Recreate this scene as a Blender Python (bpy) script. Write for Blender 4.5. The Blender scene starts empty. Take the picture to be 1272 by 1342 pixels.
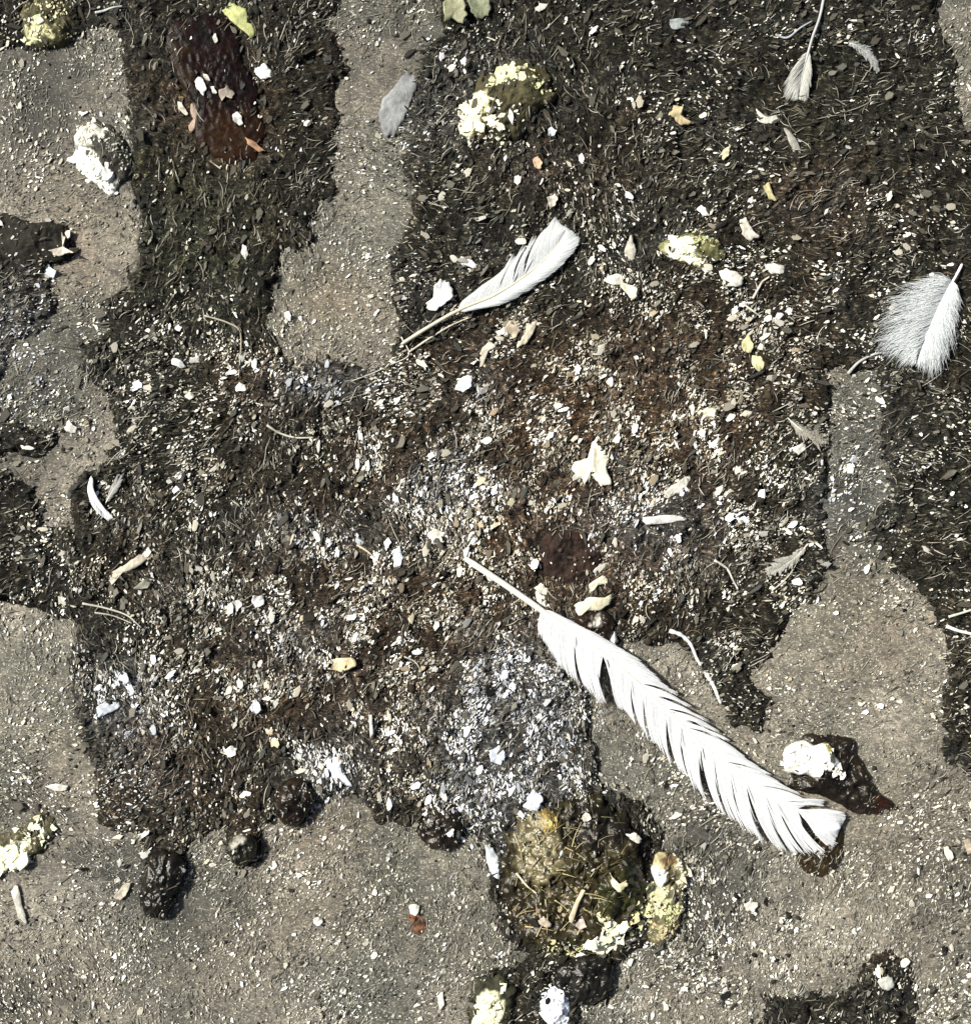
import bpy, math, random
import numpy as np
from mathutils import Vector, Matrix

# ------------------------------------------------------------------ units
S = 0.00033                      # one picture unit on the ground, in metres (frame is 0.42 m wide)
CX, CY = 636.0, 671.0
scene = bpy.context.scene
COL = scene.collection

# ------------------------------------------------------------------ camera
cam_d = bpy.data.cameras.new("camera")
cam = bpy.data.objects.new("camera", cam_d)
COL.objects.link(cam)
CAM_H = 0.62
cam.location = (0, 0, CAM_H)
cam.rotation_euler = (0, 0, 0)
cam_d.sensor_fit = 'HORIZONTAL'
cam_d.sensor_width = 36
cam_d.lens = 36 * CAM_H / (1272 * S)
cam_d.clip_start = 0.02
cam_d.clip_end = 50
scene.camera = cam

# ------------------------------------------------------------------ light
SUN_ELEV = math.radians(44)
SUN_FROM = Vector((-0.92, 0.40, 0)).normalized()      # from the left, a little from the top
w = bpy.data.worlds.new("World"); scene.world = w
w.use_nodes = True
nt = w.node_tree
bg = nt.nodes["Background"]
sky = nt.nodes.new("ShaderNodeTexSky")
sky.sky_type = 'NISHITA'
sky.sun_disc = False
sky.sun_elevation = SUN_ELEV
sky.sun_rotation = math.atan2(SUN_FROM.x, SUN_FROM.y)
sky.dust_density = 5.0
sky.ozone_density = 0.3
nt.links.new(sky.outputs[0], bg.inputs[0])
bg.inputs[1].default_value = 0.055
sd_ = bpy.data.lights.new("sun", 'SUN')
sd_.energy = 5.0
sd_.angle = math.radians(4.0)
sd_.color = (1.0, 0.985, 0.90)
sun = bpy.data.objects.new("sun", sd_)
COL.objects.link(sun)
sdir = Vector((SUN_FROM.x * math.cos(SUN_ELEV), SUN_FROM.y * math.cos(SUN_ELEV), math.sin(SUN_ELEV)))
sun.rotation_euler = sdir.to_track_quat('Z', 'Y').to_euler()
sun.location = sdir * 2
scene.view_settings.view_transform = 'Standard'
scene.view_settings.look = 'None'
scene.view_settings.exposure = 0.76
scene.view_settings.gamma = 1

# ------------------------------------------------------------------ noise
rng = np.random.default_rng(7)
random.seed(7)
TAB = rng.random((8, 256, 256))

def vnoise(x, y, k):
    T = TAB[k % 8]
    xi = np.floor(x).astype(int); yi = np.floor(y).astype(int)
    fx = x - xi; fy = y - yi
    fx = fx * fx * (3 - 2 * fx); fy = fy * fy * (3 - 2 * fy)
    a = T[xi % 256, yi % 256]; b = T[(xi + 1) % 256, yi % 256]
    c = T[xi % 256, (yi + 1) % 256]; d = T[(xi + 1) % 256, (yi + 1) % 256]
    return (a * (1 - fx) + b * fx) * (1 - fy) + (c * (1 - fx) + d * fx) * fy

def fbm(x, y, scale, octv=4, seed=0):
    s = 0; a = 0.5; tot = 0
    x = np.asarray(x, float) + 5000 + seed * 91.7; y = np.asarray(y, float) + 5000 + seed * 37.3
    for o in range(octv):
        ca, sa = math.cos(0.6 * o + .3), math.sin(0.6 * o + .3)
        s = s + a * vnoise((x * ca - y * sa) / scale + 999, (x * sa + y * ca) / scale + 999, o + seed)
        tot += a; a *= 0.5; scale *= 0.5
    return s / tot * 2 - 1

def sstep(a, b, v):
    t = np.clip((v - a) / (b - a), 0, 1)
    return t * t * (3 - 2 * t)

def signed(poly, x, y):
    """positive inside, distance in picture units"""
    P = np.array(poly, float); Q = np.roll(P, -1, 0)
    d = np.full(x.shape, 1e9); ins = np.zeros(x.shape, bool)
    for (ax, ay), (bx, by) in zip(P, Q):
        ex, ey = bx - ax, by - ay
        L = ex * ex + ey * ey + 1e-9
        t = np.clip(((x - ax) * ex + (y - ay) * ey) / L, 0, 1)
        d = np.minimum(d, (x - ax - t * ex) ** 2 + (y - ay - t * ey) ** 2)
        if ay != by:
            c = (ay > y) != (by > y)
            xc = ax + (y - ay) * ex / (by - ay)
            ins ^= c & (x < xc)
    return np.where(ins, 1, -1) * np.sqrt(d)

# ------------------------------------------------------------------ where the litter lies
BARE = [
 [(-700,40),(0,56),(30,66),(70,62),(100,46),(140,30),(158,60),(160,150),(172,220),(182,290),(175,345),(170,384),(142,392),(140,440),
  (108,450),(110,492),(150,532),(148,592),(112,618),(98,650),(100,700),(66,690),(50,640),(0,618),(-200,600),(-700,500)],
 [(-700,810),(0,792),(60,800),(106,824),(95,880),(100,960),(118,1010),(128,1082),(188,1096),(192,1140),(184,1185),(205,1207),(236,1172),(248,1112),
  (290,1084),(303,1126),(318,1132),(336,1120),(342,1072),(366,1074),(390,1082),(418,1050),(468,1038),(500,1080),(545,1088),(578,1116),(610,1102),(634,1108),
  (640,1160),(655,1225),(692,1255),(622,1284),(610,1342),(560,1800),(-700,1900)],
 [(745,1420),(762,1318),(800,1312),(812,1262),(846,1240),(872,1240),(892,1205),(888,1150),(868,1100),(850,1060),(830,1046),(790,1034),(770,960),(772,900),
  (815,836),(900,850),(932,900),(960,952),(992,965),(1014,920),(980,886),(1012,850),(1045,800),(1084,740),(1076,650),(1090,560),(1084,484),(1148,476),
  (1160,560),(1166,640),(1132,690),(1172,742),(1228,800),(1240,860),(1236,1000),(1300,1030),(1900,1100),(1900,1900),(720,1900)],
 [(432,-600),(440,0),(428,30),(462,92),(440,122),(442,248),(416,264),(412,318),(376,324),(355,370),(352,430),(376,482),(440,476),(500,486),(524,440),(514,340),
  (540,262),(524,205),(534,172),(548,120),(545,96),(584,45),(575,0),(560,-600)],
 [(1222,-300),(1228,0),(1238,50),(1264,98),(1250,126),(1262,160),(1330,220),(1900,320),(1900,-600),(1300,-600)],
]
DARK = [
 [(-300,300),(0,285),(55,300),(92,296),(96,332),(62,350),(76,400),(60,440),(22,442),(0,492),(-300,480)],
 [(-200,560),(0,556),(70,566),(74,588),(20,592),(0,600),(-200,600)],
 [(985,1420),(1000,1310),(1060,1306),(1110,1296),(1140,1252),(1186,1256),(1206,1300),(1196,1420)],
]
def blobs(lst, x, y):
    s = np.zeros(np.shape(x))
    for bx, by, rx, ry, a in lst:
        s = s + a * np.exp(-(((x - bx) / rx) ** 2 + ((y - by) / ry) ** 2))
    return s

X0, X1, Y0, Y1, ST = -400, 1672, -400, 1742, 3.0
gx = np.arange(X0, X1 + .1, ST); gy = np.arange(Y0, Y1 + .1, ST)
GX, GY = np.meshgrid(gx, gy)          # [row=y, col=x]
WX = GX + 12 * fbm(GX, GY, 44, 4, 3) + 7 * fbm(GX, GY, 9, 2, 5)
WY = GY + 12 * fbm(GX, GY, 44, 4, 4) + 7 * fbm(GX, GY, 9, 2, 6)
bare = np.full(GX.shape, -1e9)
for p in BARE: bare = np.maximum(bare, signed(p, WX, WY))
for p in DARK: bare = np.minimum(bare, -signed(p, WX, WY))
SDM = -bare                            # positive where the litter mat lies
# thin, broken mat in these zones (litter half washed away)
def gauss1(v, c, r): return np.exp(-((v - c) / r) ** 2)

EDGE = sstep(-3, 8, SDM)
MZ = (-1.5 + 7.5 * EDGE
      + EDGE * (6.0 * fbm(GX, GY, 90, 3, 1) + 6.0 * fbm(GX, GY, 24, 3, 2) + 5 * fbm(GX, GY, 10, 2, 7)))
FLATS = [([(210,30),(262,10),(320,30),(340,90),(355,190),(336,216),(290,216),(240,190),(230,110)], 1.0), ([(706,694),(770,690),(800,740),(770,772),(714,764),(698,726)], 2.0)]
for fp, fz in FLATS:
    kf = sstep(-8, 10, signed(fp, GX, GY)); MZ = MZ * (1 - kf) + kf * (fz + 1.0 * fbm(GX, GY, 30, 2, 4))
GZ = 1.6 * fbm(GX, GY, 160, 3, 2) + 1.0 * fbm(GX, GY, 30, 3, 3) + 0.8 * fbm(GX, GY, 9, 2, 1)
GZ = GZ - 9 * sstep(2, 14, SDM)
TOP = np.where(SDM > -3, np.maximum(MZ, GZ), GZ)

LUMPD = np.ones(GX.shape)
def samp(F, x, y):
    u = np.clip((np.asarray(x, float) - X0) / ST, 0, F.shape[1] - 1.001)
    v = np.clip((np.asarray(y, float) - Y0) / ST, 0, F.shape[0] - 1.001)
    i = u.astype(int); j = v.astype(int); fu = u - i; fv = v - j
    return (F[j, i] * (1 - fu) + F[j, i + 1] * fu) * (1 - fv) + (F[j + 1, i] * (1 - fu) + F[j + 1, i + 1] * fu) * fv

def top(x, y): return float(samp(TOP, x, y))
def W(x, y, z=0.0): return ((x - CX) * S, (CY - y) * S, z * S)

# tint fields
WARM = [(740,560,260,130,.8),(860,500,200,120,.5),(560,760,300,120,.6),(760,720,110,80,.9),(230,990,120,90,.7),(470,900,160,80,.6),
        (720,230,100,50,.45),(890,180,160,60,.12),(1060,250,60,90,.4),(280,150,80,80,.8),(350,480,70,60,.4),(520,1020,90,60,.3),(1050,860,80,80,.3)]
COOL = [(665,985,85,105,1.6),(440,700,120,40,.35),(820,690,90,30,.4),(690,890,60,60,.7),(590,630,60,50,.7),(150,920,55,60,.8),(430,1010,60,50,.8),(390,850,90,60,.35),(880,690,70,50,.6),(430,505,70,25,.9),
        (200,1010,60,60,.4),(1160,560,60,100,.2),(30,470,60,60,.9),(30,400,50,60,.5),(1100,660,50,50,.5),(560,120,80,90,.4),(640,500,60,40,.3)]
DENS = [(660,1000,80,80,.8),(450,760,200,100,.25),(600,700,420,200,.75),(780,520,260,120,.5),(660,960,110,130,1.1),(880,430,160,80,.3),(300,920,200,120,.35),(560,880,160,130,.4),
        (880,700,110,70,.4),(260,470,110,60,.3),(590,620,80,60,.35),(440,1010,60,40,.5),(160,920,60,50,.45),(470,930,130,90,.3),
        (300,200,190,240,-.2),(1000,120,260,150,-.08),(1200,850,90,160,-.1),(750,720,70,60,-.45),(340,420,40,60,-.2)]
GREEN = [(240,330,120,200,.5),(1230,560,60,200,.4),(1100,120,120,120,.3),(560,130,80,80,.5),(250,280,120,120,.5),(1150,820,80,100,.3),(600,560,40,40,.2),(1040,620,50,40,.4),(960,350,120,60,.2)]

# ------------------------------------------------------------------ materials
def new_mat(name):
    m = bpy.data.materials.new(name); m.use_nodes = True
    n = m.node_tree.nodes; l = m.node_tree.links
    return m, n, l, n["Principled BSDF"]

def tex(n, l, kind, scale, coord, detail=4, rough=.6):
    if kind == 'noise':
        t = n.new("ShaderNodeTexNoise"); t.inputs["Detail"].default_value = detail; t.inputs["Roughness"].default_value = rough
    else:
        t = n.new("ShaderNodeTexVoronoi")
    t.inputs["Scale"].default_value = scale
    l.new(coord, t.inputs["Vector"])
    return t

def ramp(n, l, src, stops):
    r = n.new("ShaderNodeValToRGB"); l.new(src, r.inputs[0])
    e = r.color_ramp.elements
    while len(e) > 1: e.remove(e[-1])
    e[0].position, e[0].color = stops[0][0], (*stops[0][1], 1)
    for p, c in stops[1:]:
        k = e.new(p); k.color = (*c, 1)
    return r

def mix(n, l, mode, fac, a, b):
    m = n.new("ShaderNodeMix"); m.data_type = 'RGBA'; m.blend_type = mode
    for key, v in ((0, fac), (6, a), (7, b)):
        if isinstance(v, (int, float)): m.inputs[key].default_value = v
        elif isinstance(v, tuple): m.inputs[key].default_value = (*v, 1)
        else: l.new(v, m.inputs[key])
    return m.outputs[2]

def coords(n, l, warp_scale=None, amt=0.0, stretch=None, rot=0.0):
    tc = n.new("ShaderNodeTexCoord"); out = tc.outputs["Object"]
    if warp_scale:
        nz = tex(n, l, 'noise', warp_scale, out, 2)
        s = n.new("ShaderNodeVectorMath"); s.operation = 'SUBTRACT'; l.new(nz.outputs["Color"], s.inputs[0]); s.inputs[1].default_value = (.5, .5, .5)
        k = n.new("ShaderNodeVectorMath"); k.operation = 'SCALE'; l.new(s.outputs[0], k.inputs[0]); k.inputs[3].default_value = amt
        a = n.new("ShaderNodeVectorMath"); a.operation = 'ADD'; l.new(out, a.inputs[0]); l.new(k.outputs[0], a.inputs[1])
        out = a.outputs[0]
    if stretch:
        mp = n.new("ShaderNodeMapping"); l.new(out, mp.inputs[0]); mp.inputs["Scale"].default_value = stretch; mp.inputs["Rotation"].default_value = (0, 0, rot)
        out = mp.outputs[0]
    return out

def bump(n, l, h, strength, dist, bsdf, prev=None):
    b = n.new("ShaderNodeBump"); b.inputs["Strength"].default_value = strength; b.inputs["Distance"].default_value = dist
    l.new(h, b.inputs["Height"])
    if prev: l.new(prev, b.inputs["Normal"])
    if bsdf: l.new(b.outputs[0], bsdf.inputs["Normal"])
    return b.outputs[0]

def ground_mat():
    m, n, l, b = new_mat("sandy_concrete")
    co = coords(n, l, 60, .006)
    big = tex(n, l, 'noise', 14, co, 5, .55)
    c1 = ramp(n, l, big.outputs[0], [(.32, (.050, .050, .040)), (.45, (.084, .080, .065)), (.55, (.118, .106, .086)), (.68, (.160, .146, .118))])
    mid = tex(n, l, 'noise', 170, co, 6, .7)
    r2 = ramp(n, l, mid.outputs[0], [(.34, (.62, .62, .62)), (.5, (.95, .95, .95)), (.66, (1.4, 1.38, 1.34))])
    c = mix(n, l, 'MULTIPLY', 1.0, c1.outputs[0], r2.outputs[0])
    # fine trodden fibres
    for sc, rot, k in (((380, 2000, 900), .75, .7), ((420, 2300, 900), 1.9, .5), ((1800, 260, 900), .06, .45)):
        f = tex(n, l, 'noise', 1.0, coords(n, l, 90, .010, sc, rot), 3, .6)
        rf = ramp(n, l, f.outputs[0], [(.36, (.5, .5, .5)), (.5, (1, 1, 1)), (.64, (1.75, 1.72, 1.66))])
        c = mix(n, l, 'MULTIPLY', k, c, rf.outputs[0])
    sp = tex(n, l, 'noise', 1150, coords(n, l, 300, .002), 2, .5)
    rs = ramp(n, l, sp.outputs[0], [(.61, (0, 0, 0)), (.68, (.9, .9, .9))])
    c = mix(n, l, 'MIX', rs.outputs[0], c, (.42, .40, .34))
    at = n.new("ShaderNodeAttribute"); at.attribute_name = "stain"
    c = mix(n, l, 'MULTIPLY', 1.0, c, at.outputs["Color"])
    l.new(c, b.inputs["Base Color"])
    b.inputs["Roughness"].default_value = .85
    g = tex(n, l, 'noise', 900, co, 4, .7)
    nb = bump(n, l, mid.outputs[0], .4, .0010, None)
    bump(n, l, g.outputs[0], .4, .0005, b, nb)
    return m

def litter_mat():
    m, n, l, b = new_mat("matted_litter")
    at = n.new("ShaderNodeAttribute"); at.attribute_name = "tint"
    co = coords(n, l, 120, .004)
    mid = tex(n, l, 'noise', 420, co, 6, .75)
    r = ramp(n, l, mid.outputs[0], [(.34, (.25, .25, .25)), (.5, (.8, .8, .8)), (.58, (1.6, 1.55, 1.5)), (.66, (6.0, 5.7, 5.1))])
    c = mix(n, l, 'MULTIPLY', 1.0, at.outputs["Color"], r.outputs[0])
    f = tex(n, l, 'noise', 1.0, coords(n, l, 60, .02, (320, 1500, 800), .8), 3, .6)
    rf = ramp(n, l, f.outputs[0], [(.35, (.4, .4, .4)), (.52, (1, 1, 1)), (.64, (4.5, 4.3, 3.9))])
    c = mix(n, l, 'MULTIPLY', .9, c, rf.outputs[0])
    l.new(c, b.inputs["Base Color"])
    rr = tex(n, l, 'noise', 90, co, 2)
    rm = n.new("ShaderNodeMapRange"); l.new(rr.outputs[0], rm.inputs[0]); rm.inputs[1].default_value = .35; rm.inputs[2].default_value = .65
    rm.inputs[3].default_value = .30; rm.inputs[4].default_value = .95
    l.new(rm.outputs[0], b.inputs["Roughness"]); b.inputs["Specular IOR Level"].default_value = .14
    nb = bump(n, l, mid.outputs[0], .9, .0018, None)
    g = tex(n, l, 'noise', 1500, co, 3, .7)
    bump(n, l, g.outputs[0], .6, .0006, b, nb)
    return m

def attr_mat(name, rough=.7, var=.35, sc=700, bmp=.4, trans=0.0, spec=.4, objcol=False, coat=0.0):
    m, n, l, b = new_mat(name)
    if objcol:
        oi = n.new("ShaderNodeObjectInfo"); src = oi.outputs["Color"]
    else:
        at = n.new("ShaderNodeAttribute"); at.attribute_name = "tint"; src = at.outputs["Color"]
    co = coords(n, l)
    t = tex(n, l, 'noise', sc, co, 4, .65)
    r = ramp(n, l, t.outputs[0], [(.3, (1 - var,) * 3), (.7, (1 + var * .6,) * 3)])
    c = mix(n, l, 'MULTIPLY', 1.0, src, r.outputs[0])
    l.new(c, b.inputs["Base Color"])
    b.inputs["Roughness"].default_value = rough
    b.inputs["Specular IOR Level"].default_value = spec
    b.inputs["Coat Weight"].default_value = coat
    b.inputs["Coat Roughness"].default_value = .12
    if bmp: bump(n, l, t.outputs[0], bmp, .0008, b)
    if trans:
        tr = n.new("ShaderNodeBsdfTranslucent"); l.new(c, tr.inputs[0])
        ms = n.new("ShaderNodeMixShader"); ms.inputs[0].default_value = trans
        l.new(b.outputs[0], ms.inputs[1]); l.new(tr.outputs[0], ms.inputs[2])
        l.new(ms.outputs[0], n["Material Output"].inputs[0])
    return m

M_GROUND = ground_mat()
M_LITTER = litter_mat()
M_CHIP = attr_mat("pale_chip", .6, .3, 1500, .3, spec=.22)
M_CHIP1 = attr_mat("loose_chip", .65, .3, 1500, .3, objcol=True)
M_FIBRE = attr_mat("dry_fibre", .6, .2, 1500, 0, .1, spec=.2)
M_SOIL = attr_mat("soil_crumb", .8, .4, 1500, .4, spec=.12)
M_STONE = attr_mat("rough_stone", .75, .5, 500, .8, spec=.15)
M_WET = attr_mat("wet_mud", .26, .6, 420, .6, spec=.25, coat=.0)
M_PUDDLE = attr_mat("wet_mud_film", .30, .6, 700, .3, spec=.05)
M_FEATHER = attr_mat("feather_white", .6, .12, 900, 0, .32, spec=.2)
M_QUILL = attr_mat("feather_quill", .4, .15, 600, .1, .1)
M_LEAF = attr_mat("dry_leaf", .65, .35, 600, .5, .15)

# ------------------------------------------------------------------ object helpers
def build(name, V, F, mat, cols=None, parent=None, smooth=True, loc=None):
    """F: list of index tuples, or list of (k, array[n,k])"""
    me = bpy.data.meshes.new(name)
    V = np.asarray(V, float)
    org = np.zeros(3)
    if loc is not None:
        org = np.asarray(loc, float); V = V - org
    if F and isinstance(F[0], tuple) and len(F[0]) == 2 and isinstance(F[0][1], np.ndarray):
        loops = np.concatenate([a.ravel() for k, a in F])
        tot = np.concatenate([np.full(len(a), k) for k, a in F])
    else:
        loops = np.array([i for f in F for i in f]); tot = np.array([len(f) for f in F])
    st = np.concatenate([[0], np.cumsum(tot)[:-1]])
    me.vertices.add(len(V)); me.vertices.foreach_set("co", V.astype(np.float32).ravel())
    me.loops.add(len(loops)); me.loops.foreach_set("vertex_index", loops.astype(np.int32))
    me.polygons.add(len(tot)); me.polygons.foreach_set("loop_start", st.astype(np.int32))
    me.polygons.foreach_set("use_smooth", np.full(len(tot), smooth))
    me.update(calc_edges=True)
    if cols is not None:
        cols = np.asarray(cols, float)
        if cols.ndim == 1: cols = np.tile(cols, (len(V), 1))
        a = me.color_attributes.new("tint", 'FLOAT_COLOR', 'POINT')
        a.data.foreach_set("color", np.hstack([cols, np.ones((len(V), 1))]).astype(np.float32).ravel())
    me.materials.append(mat)
    o = bpy.data.objects.new(name, me); COL.objects.link(o)
    if loc is not None: o.location = loc
    if parent is not None:
        o.parent = parent
        if loc is not None: o.location = Vector(loc) - parent.location
    return o

def empty(name, x, y, z=None):
    o = bpy.data.objects.new(name, None); COL.objects.link(o)
    o.empty_display_size = .01
    o.location = W(x, y, top(x, y) if z is None else z)
    return o

def tag(o, label, cat, group=None):
    o["label"] = label; o["category"] = cat
    if group: o["group"] = group
    return o

def child(name, V, F, mat, cols, root, smooth=True):
    return build(name, np.asarray(V) - np.array(root.location), F, mat, cols, parent=root, smooth=smooth)

# ------------------------------------------------------------------ ground sheet
ext = [-10000, -6000, -3000, -1500, -900, -600]
ax = np.array(ext + list(np.arange(X0, X1 + 1, 6.0)) + [1272 - e for e in ext[::-1]], float)
ay = np.array(ext + list(np.arange(Y0, Y1 + 1, 6.0)) + [1342 - e for e in ext[::-1]], float)
AX, AY = np.meshgrid(ax, ay)
AZ = samp(GZ, AX, AY) - .15
inner = (AX > X0) & (AX < X1) & (AY > Y0) & (AY < Y1)
AZ = np.where(inner, AZ, -1.5 + 1.6 * fbm(AX, AY, 160, 2, 2))
V = np.stack([(AX - CX) * S, (CY - AY) * S, AZ * S], -1).reshape(-1, 3)
ny, nx = AX.shape
idx = np.arange(ny * nx).reshape(ny, nx)
Q = np.stack([idx[:-1, :-1], idx[1:, :-1], idx[1:, 1:], idx[:-1, 1:]], -1).reshape(-1, 4)
g = build("ground", V, [(4, Q)], M_GROUND)
STAIN = [(60,160,110,110,-.22),(490,40,70,100,-.25),(30,520,90,110,-.2),(1115,590,50,110,-.22),(150,1150,150,60,-.22),(60,1290,120,60,-.15),(930,1180,60,110,-.15),(1240,1200,60,160,-.15),(1100,1180,60,40,-.15),(500,240,40,80,.12),(560,1180,80,60,.10),(1130,980,70,70,.10),(915,1150,40,110,-.55),(860,1255,60,30,-.4),(60,1310,80,40,-.45),(150,1120,110,40,-.35),(30,1030,70,50,-.4),(1038,1222,30,26,-.4),(950,1120,60,90,-.4),(910,1240,60,60,-.3),(1120,560,60,100,-.25),
         (1110,700,50,60,-.2),(700,1180,60,120,-.4),(560,20,60,60,-.15),(470,1310,60,40,-.2),(240,1150,60,60,-.2),(60,120,90,130,-.32),(900,1180,70,120,-.25),(300,1240,60,60,-.15),(500,60,60,90,-.10),(40,560,60,120,-.3),
         (1250,1150,60,200,-.2),(880,1000,60,60,-.12),(100,520,80,60,-.05),(230,1250,200,60,-.08),(30,130,50,120,-.25),
         (420,390,70,60,.42),(480,260,50,80,.10),(160,200,0.1,.1,0),(560,1100,90,40,.15),(430,1100,80,60,.15),(1150,900,80,80,.05),(60,900,60,70,.12),(820,1010,50,40,.25),(860,1290,60,40,.15),(860,870,50,30,.35)]
sv = 1 + blobs(STAIN, AX + 40 * fbm(AX, AY, 60, 3, 2), AY + 40 * fbm(AX, AY, 60, 3, 3)) * (1 + .8 * fbm(AX, AY, 30, 4, 5)) + .42 * fbm(AX, AY, 100, 5, 6)
warm = blobs([(430,390,60,50,1),(100,330,50,80,.6),(430,1080,60,50,.7),(1140,800,100,80,.5),(1150,1090,100,80,.35),(100,960,50,60,.4),(420,1200,200,80,.3)], AX, AY)[..., None]
cool = blobs([(470,1290,90,50,.7),(950,1150,60,90,.6),(1110,640,60,80,.8),(150,1160,90,60,.5),(30,90,60,80,.3)], AX, AY)[..., None]
sc = np.clip(sv, .3, 1.5)[..., None] * (1 + warm * np.array([.10, -.02, -.12]) + cool * np.array([-.08, -.01, .10]))
at = g.data.color_attributes.new("stain", 'FLOAT_COLOR', 'POINT')
at.data.foreach_set("color", np.concatenate([sc, np.ones(sc.shape[:2] + (1,))], -1).astype(np.float32).ravel())
g["kind"] = "structure"; g["label"] = "pale sandy concrete ground with damp stains and fine grit"

# ------------------------------------------------------------------ litter mat
ny, nx = GX.shape
idx = np.arange(ny * nx).reshape(ny, nx)
Q = np.stack([idx[:-1, :-1], idx[1:, :-1], idx[1:, 1:], idx[:-1, 1:]], -1)
keep = (SDM[:-1, :-1] > -4) | (SDM[1:, 1:] > -4)
Q = Q[keep]
used = np.unique(Q); remap = np.full(ny * nx, -1); remap[used] = np.arange(len(used))
Q = remap[Q]
V = np.stack([(GX - CX) * S, (CY - GY) * S, MZ * S], -1).reshape(-1, 3)[used]
def mat_tint(x, y):
    wv = np.clip(blobs(WARM, x, y) + .35 * fbm(x, y, 70, 3, 2), 0, 1)[..., None]
    cv = np.clip(blobs(COOL, x, y) + .3 * fbm(x, y, 60, 3, 5), 0, 1)[..., None]
    gv = np.clip(blobs(GREEN, x, y) + .4 * fbm(x, y, 50, 3, 7), 0, 1)[..., None]
    c = np.array([.0095, .0092, .0070]) * np.ones_like(wv)
    c = c * (1 - wv) + wv * np.array([.033, .0215, .0135])
    c = c * (1 - gv * .6) + gv * .6 * np.array([.015, .0175, .009])
    c = c * (1 - cv * .6) + cv * .6 * np.array([.075, .077, .080])
    return c * (1 + .5 * fbm(x, y, 30, 3, 1))[..., None]
mt = mat_tint(GX, GY).reshape(-1, 3)[used]
lit = build("litter_mat", V, [(4, Q)], M_LITTER, mt)
lit["kind"] = "stuff"; lit["label"] = "dark matted layer of rotted litter and droppings over the ground"

# ------------------------------------------------------------------ scattered bits (vectorised)
def rot_field(x, y):
    return math.radians(50) + 1.5 * fbm(x, y, 220, 2, 3) + .8 * fbm(x, y, 60, 2, 5)

def basis(ang, tx, ty):
    """long axis u, side axis v, normal n, tilted"""
    n = np.stack([tx, ty, np.ones_like(tx)], -1); n /= np.linalg.norm(n, axis=1)[:, None]
    u = np.stack([np.cos(ang), np.sin(ang), np.zeros_like(ang)], -1)
    u -= n * (u * n).sum(1)[:, None]; u /= np.linalg.norm(u, axis=1)[:, None]
    return u, np.cross(n, u), n

def chip_geo(x, y, z, L, A, T, ang, tilt, r):
    N = len(x); K = 6
    th = np.linspace(0, 2 * np.pi, K, endpoint=False)[None] + r.normal(0, .25, (N, K))
    rad = r.uniform(.62, 1.1, (N, K))
    u, v, n = basis(ang, r.normal(0, tilt, N), r.normal(0, tilt, N))
    lx = (np.cos(th) * rad * L[:, None] / 2)[..., None]; pt = r.uniform(0, .9, N)[:, None]; ly = (np.sin(th) * np.abs(np.sin(th)) ** pt * rad * (L * A)[:, None] / 2)[..., None]
    c = np.stack([x, -y, z], -1)[:, None, :]
    bend = (r.normal(0, .15, N) * 1.0)[:, None, None] * lx * lx / np.maximum(L, 1)[:, None, None]
    base = c + lx * u[:, None] + ly * v[:, None] + bend * n[:, None]
    topv = base * 1.0 + n[:, None] * (T[:, None, None])
    # slightly smaller upper face, bevelled look
    cen = topv.mean(1, keepdims=True); topv = cen + (topv - cen) * .86
    V = np.concatenate([topv, base], 1)                      # N,12,3
    o = (np.arange(N) * 12)[:, None]
    f6 = o + np.arange(6)[None]
    sides = []
    for k in range(6):
        k2 = (k + 1) % 6
        sides.append(o + np.array([[k + 6, k2 + 6, k2, k]]))
    f4 = np.concatenate(sides, 0)
    V = V.reshape(-1, 3)
    V = np.stack([(V[:, 0] - CX) * S, (V[:, 1] + CY) * S, V[:, 2] * S], -1)
    return V, [(6, f6), (4, f4)]

def chip_cols(x, y, r, gain=1.0):
    N = len(x)
    wv = np.clip(blobs(WARM, x, y), 0, 1); cv = np.clip(blobs(COOL, x, y), 0, 1)
    pal = np.array([[.52, .49, .41], [.34, .32, .26], [.66, .63, .56], [.17, .155, .12], [.40, .40, .37], [.10, .092, .070]])
    pc = np.array([[.62, .65, .70], [.42, .44, .48], [.72, .73, .75], [.30, .31, .34]])
    pw = np.array([[.60, .55, .44], [.33, .28, .19], [.66, .61, .52], [.17, .135, .09], [.10, .075, .05]])
    c = pal[r.choice(6, N, p=[.22, .22, .10, .2, .14, .12])]
    m = r.random(N) < cv * .9; c[m] = pc[r.choice(4, m.sum(), p=[.3, .3, .2, .2])]
    m = (r.random(N) < wv * .75) & ~m; c[m] = pw[r.choice(5, m.sum(), p=[.26, .18, .2, .2, .16])]
    m = r.random(N) < .09; c[m] = np.array([.76, .74, .68])  # random near-white chips: bright glints put into the chip colour
    br = np.clip(.95 + 1.2 * fbm(x, y, 34, 3, 6), .35, 1.7)
    return np.clip(c * (r.uniform(.75, 1.15, N) * gain * br)[:, None], 0, .82)

def scatter(n, r, dens):
    x = r.uniform(X0 + 10, X1 - 10, n); y = r.uniform(Y0 + 10, Y1 - 10, n)
    k = r.random(n) < dens(x, y)
    return x[k], y[k]

def inmat(x, y): return sstep(-2, 5, samp(SDM, x, y))
def clump(x, y): return np.clip(.5 + 2.0 * fbm(x, y, 30, 4, 4), .05, 1.8)
def d_mat(x, y):
    return np.clip(.22 + blobs(DENS, x, y), .07, 1.3) * clump(x, y) * inmat(x, y)
def d_bare(x, y):
    return (1 - inmat(x, y)) * np.clip(.55 + 1.3 * fbm(x, y, 50, 3, 2) + .35 * sstep(1050, 1250, y), .1, 1.25)

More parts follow.
